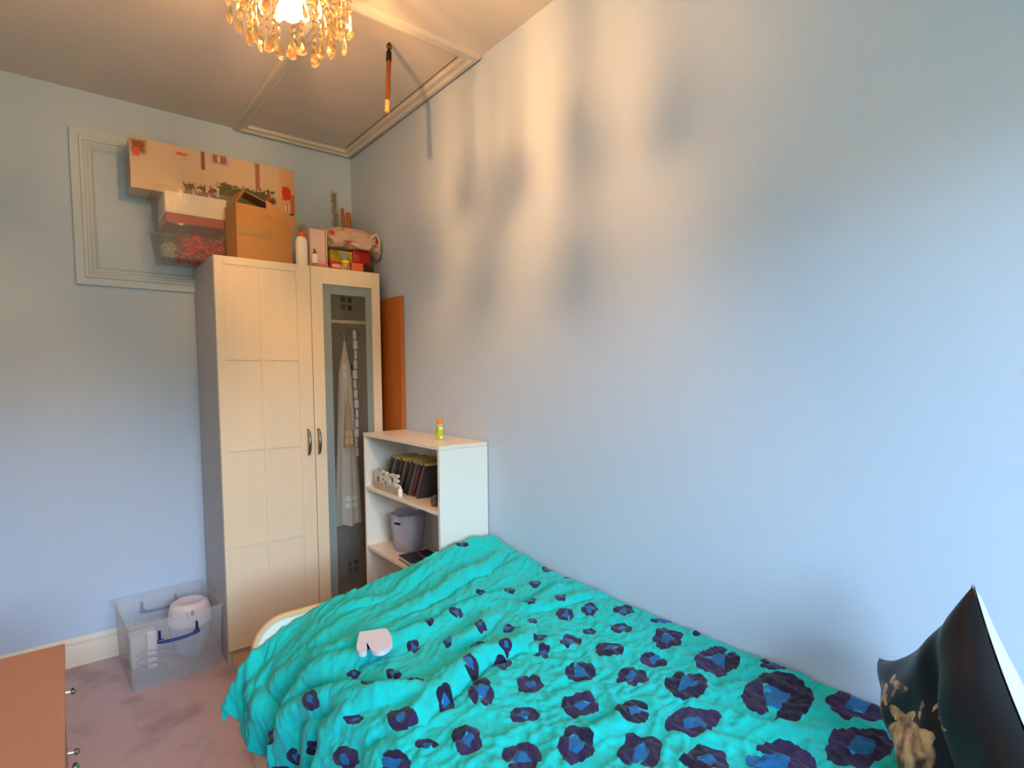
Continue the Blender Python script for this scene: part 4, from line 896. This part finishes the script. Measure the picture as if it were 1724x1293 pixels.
# ================================================ CUSHION
E1 = Vector((.537, .491, -.686)).normalized(); Vd = Vector((-.46, -.42, -.78)); Vd = (Vd-E1*Vd.dot(E1)).normalized(); Nn = E1.cross(Vd).normalized()
if Nn.x > 0: Nn = -Nn
S = .447; peak = Vector((-.275, -3.392, 1.112)); cen = peak+E1*S/2+Vd*S/2
def cushion_face(sgn):
    N = 60; pos = []; 
    for j in range(N+1):
        for i in range(N+1):
            u = -1+2*i/N; v = -1+2*j/N
            cu_ = u*(1-.13*(1-v*v)); cv_ = v*(1-(.20 if v < 0 else .12)*(1-u*u)**.8) 
            th_ = .078*(max(0, 1-u*u)**.42)*(max(0, 1-v*v)**.42)
            th_ *= 1+.10*math.sin(5*u+2*v)+.07*math.sin(9*v-4*u+1)
            # a crease running from the peak down the face
            if sgn > 0: th_ -= .022*math.exp(-((u+.25-.35*v)/.13)**2)*(1-u*u)*(1-v*v)**.5*1.3; th_ += .012*math.exp(-((u-.35+.3*v)/.2)**2)*(1-u*u)*(1-v*v)
            th_ *= 1 if sgn > 0 else .85
            p = cen+E1*(cu_*S/2)+Vd*(cv_*S/2)+Nn*(th_*sgn+.002*sgn)
            p.z = max(p.z, duvet_z(p.x, max(p.y, -3.54))+.008+(.0 if sgn < 0 else .001)); p.x = min(p.x, -.006); pos.append((p, u, v))
    return N, pos
cu = thing('cushion', 'square black cushion with gold print and white reverse on the bed', 'cushion', tuple(cen))
cm_ = mat('black_satin', (8, 10, 14), .45, spec=.35, sheen=.1); nn_ = cm_.node_tree
a1 = nn_.nodes.new('ShaderNodeAttribute'); a1.attribute_name = 'print'; nzp = nn_.nodes.new('ShaderNodeTexNoise'); nzp.inputs['Scale'].default_value = 30; nzp.inputs['Detail'].default_value = 4
tcp = nn_.nodes.new('ShaderNodeTexCoord'); nn_.links.new(tcp.outputs['Object'], nzp.inputs['Vector'])
rpp = nn_.nodes.new('ShaderNodeValToRGB'); rpp.color_ramp.elements[0].position = .38; rpp.color_ramp.elements[0].color = (*lin((58, 38, 24)), 1); rpp.color_ramp.elements[1].position = .62; rpp.color_ramp.elements[1].color = (*lin((206, 168, 122)), 1)
nn_.links.new(nzp.outputs['Fac'], rpp.inputs[0])
rm = nn_.nodes.new('ShaderNodeMapRange'); rm.inputs[1].default_value = 0; rm.inputs[2].default_value = .06; nn_.links.new(a1.outputs['Fac'], rm.inputs[0])
mxp = nn_.nodes.new('ShaderNodeMix'); mxp.data_type = 'RGBA'; nn_.links.new(rm.outputs[0], mxp.inputs['Factor']); mxp.inputs[6].default_value = (*lin((8, 10, 15)), 1); nn_.links.new(rpp.outputs[0], mxp.inputs[7])
nn_.links.new(mxp.outputs[2], nn_.nodes['Principled BSDF'].inputs['Base Color'])
def blobf(u, v, c, l, w_, a):
    du_, dv2 = u-c[0], v-c[1]; x = du_*math.cos(a)+dv2*math.sin(a); y = -du_*math.sin(a)+dv2*math.cos(a); return 1-math.hypot(x/l, y/w_)
PRINT = [((.82, -.64), .05, .04, .3), ((.68, -.57), .08, .05, -.9), ((.56, -.66), .06, .05, .6), ((.40, -.55), .20, .035, -.5), ((.48, -.50), .12, .03, .9), ((.30, -.47), .07, .02, .3), ((.62, -.46), .05, .03, .2), ((.60, -.40), .04, .03, .2), ((.80, -.36), .20, .05, .9),
         ((.47, -.26), .14, .06, -.9), ((.34, -.20), .12, .05, .3), ((.52, .10), .40, .30, .2), ((-.05, -.12), .09, .022, -.5), ((-.18, .00), .09, .022, -.4), ((.10, -.30), .08, .014, 1.2), ((.0, -.24), .07, .012, .6), ((.16, -.22), .07, .016, 1.2), ((.18, .02), .10, .07, .3)]
for sgn, m_, nm, lb in ((1, cm_, 'cover_front', 'black satin front with gold print'), (-1, mat('cushion_white', (196, 197, 198), .8, bump=(40, .5, .004)), 'cover_back', 'plain white back')):
    N, pos = cushion_face(sgn); b = BM(); vs = [b.verts.new(p) for p, _, _ in pos]
    for j in range(N):
        for i in range(N):
            q = [vs[j*(N+1)+i], vs[j*(N+1)+i+1], vs[(j+1)*(N+1)+i+1], vs[(j+1)*(N+1)+i]]; b.faces.new(q)
    b.verts.index_update()
    vals = [max([blobf(u+.27, v+.06, *q) for q in PRINT]) if sgn > 0 else 0 for _, u, v in pos]
    me = bpy.data.meshes.new(nm); bmesh.ops.recalc_face_normals(b, faces=b.faces[:]); b.to_mesh(me); b.free()
    at = me.attributes.new('print', 'FLOAT', 'POINT'); at.data.foreach_set('value', vals)
    obj(nm, me, m_, cu, smooth='all', label=lb)
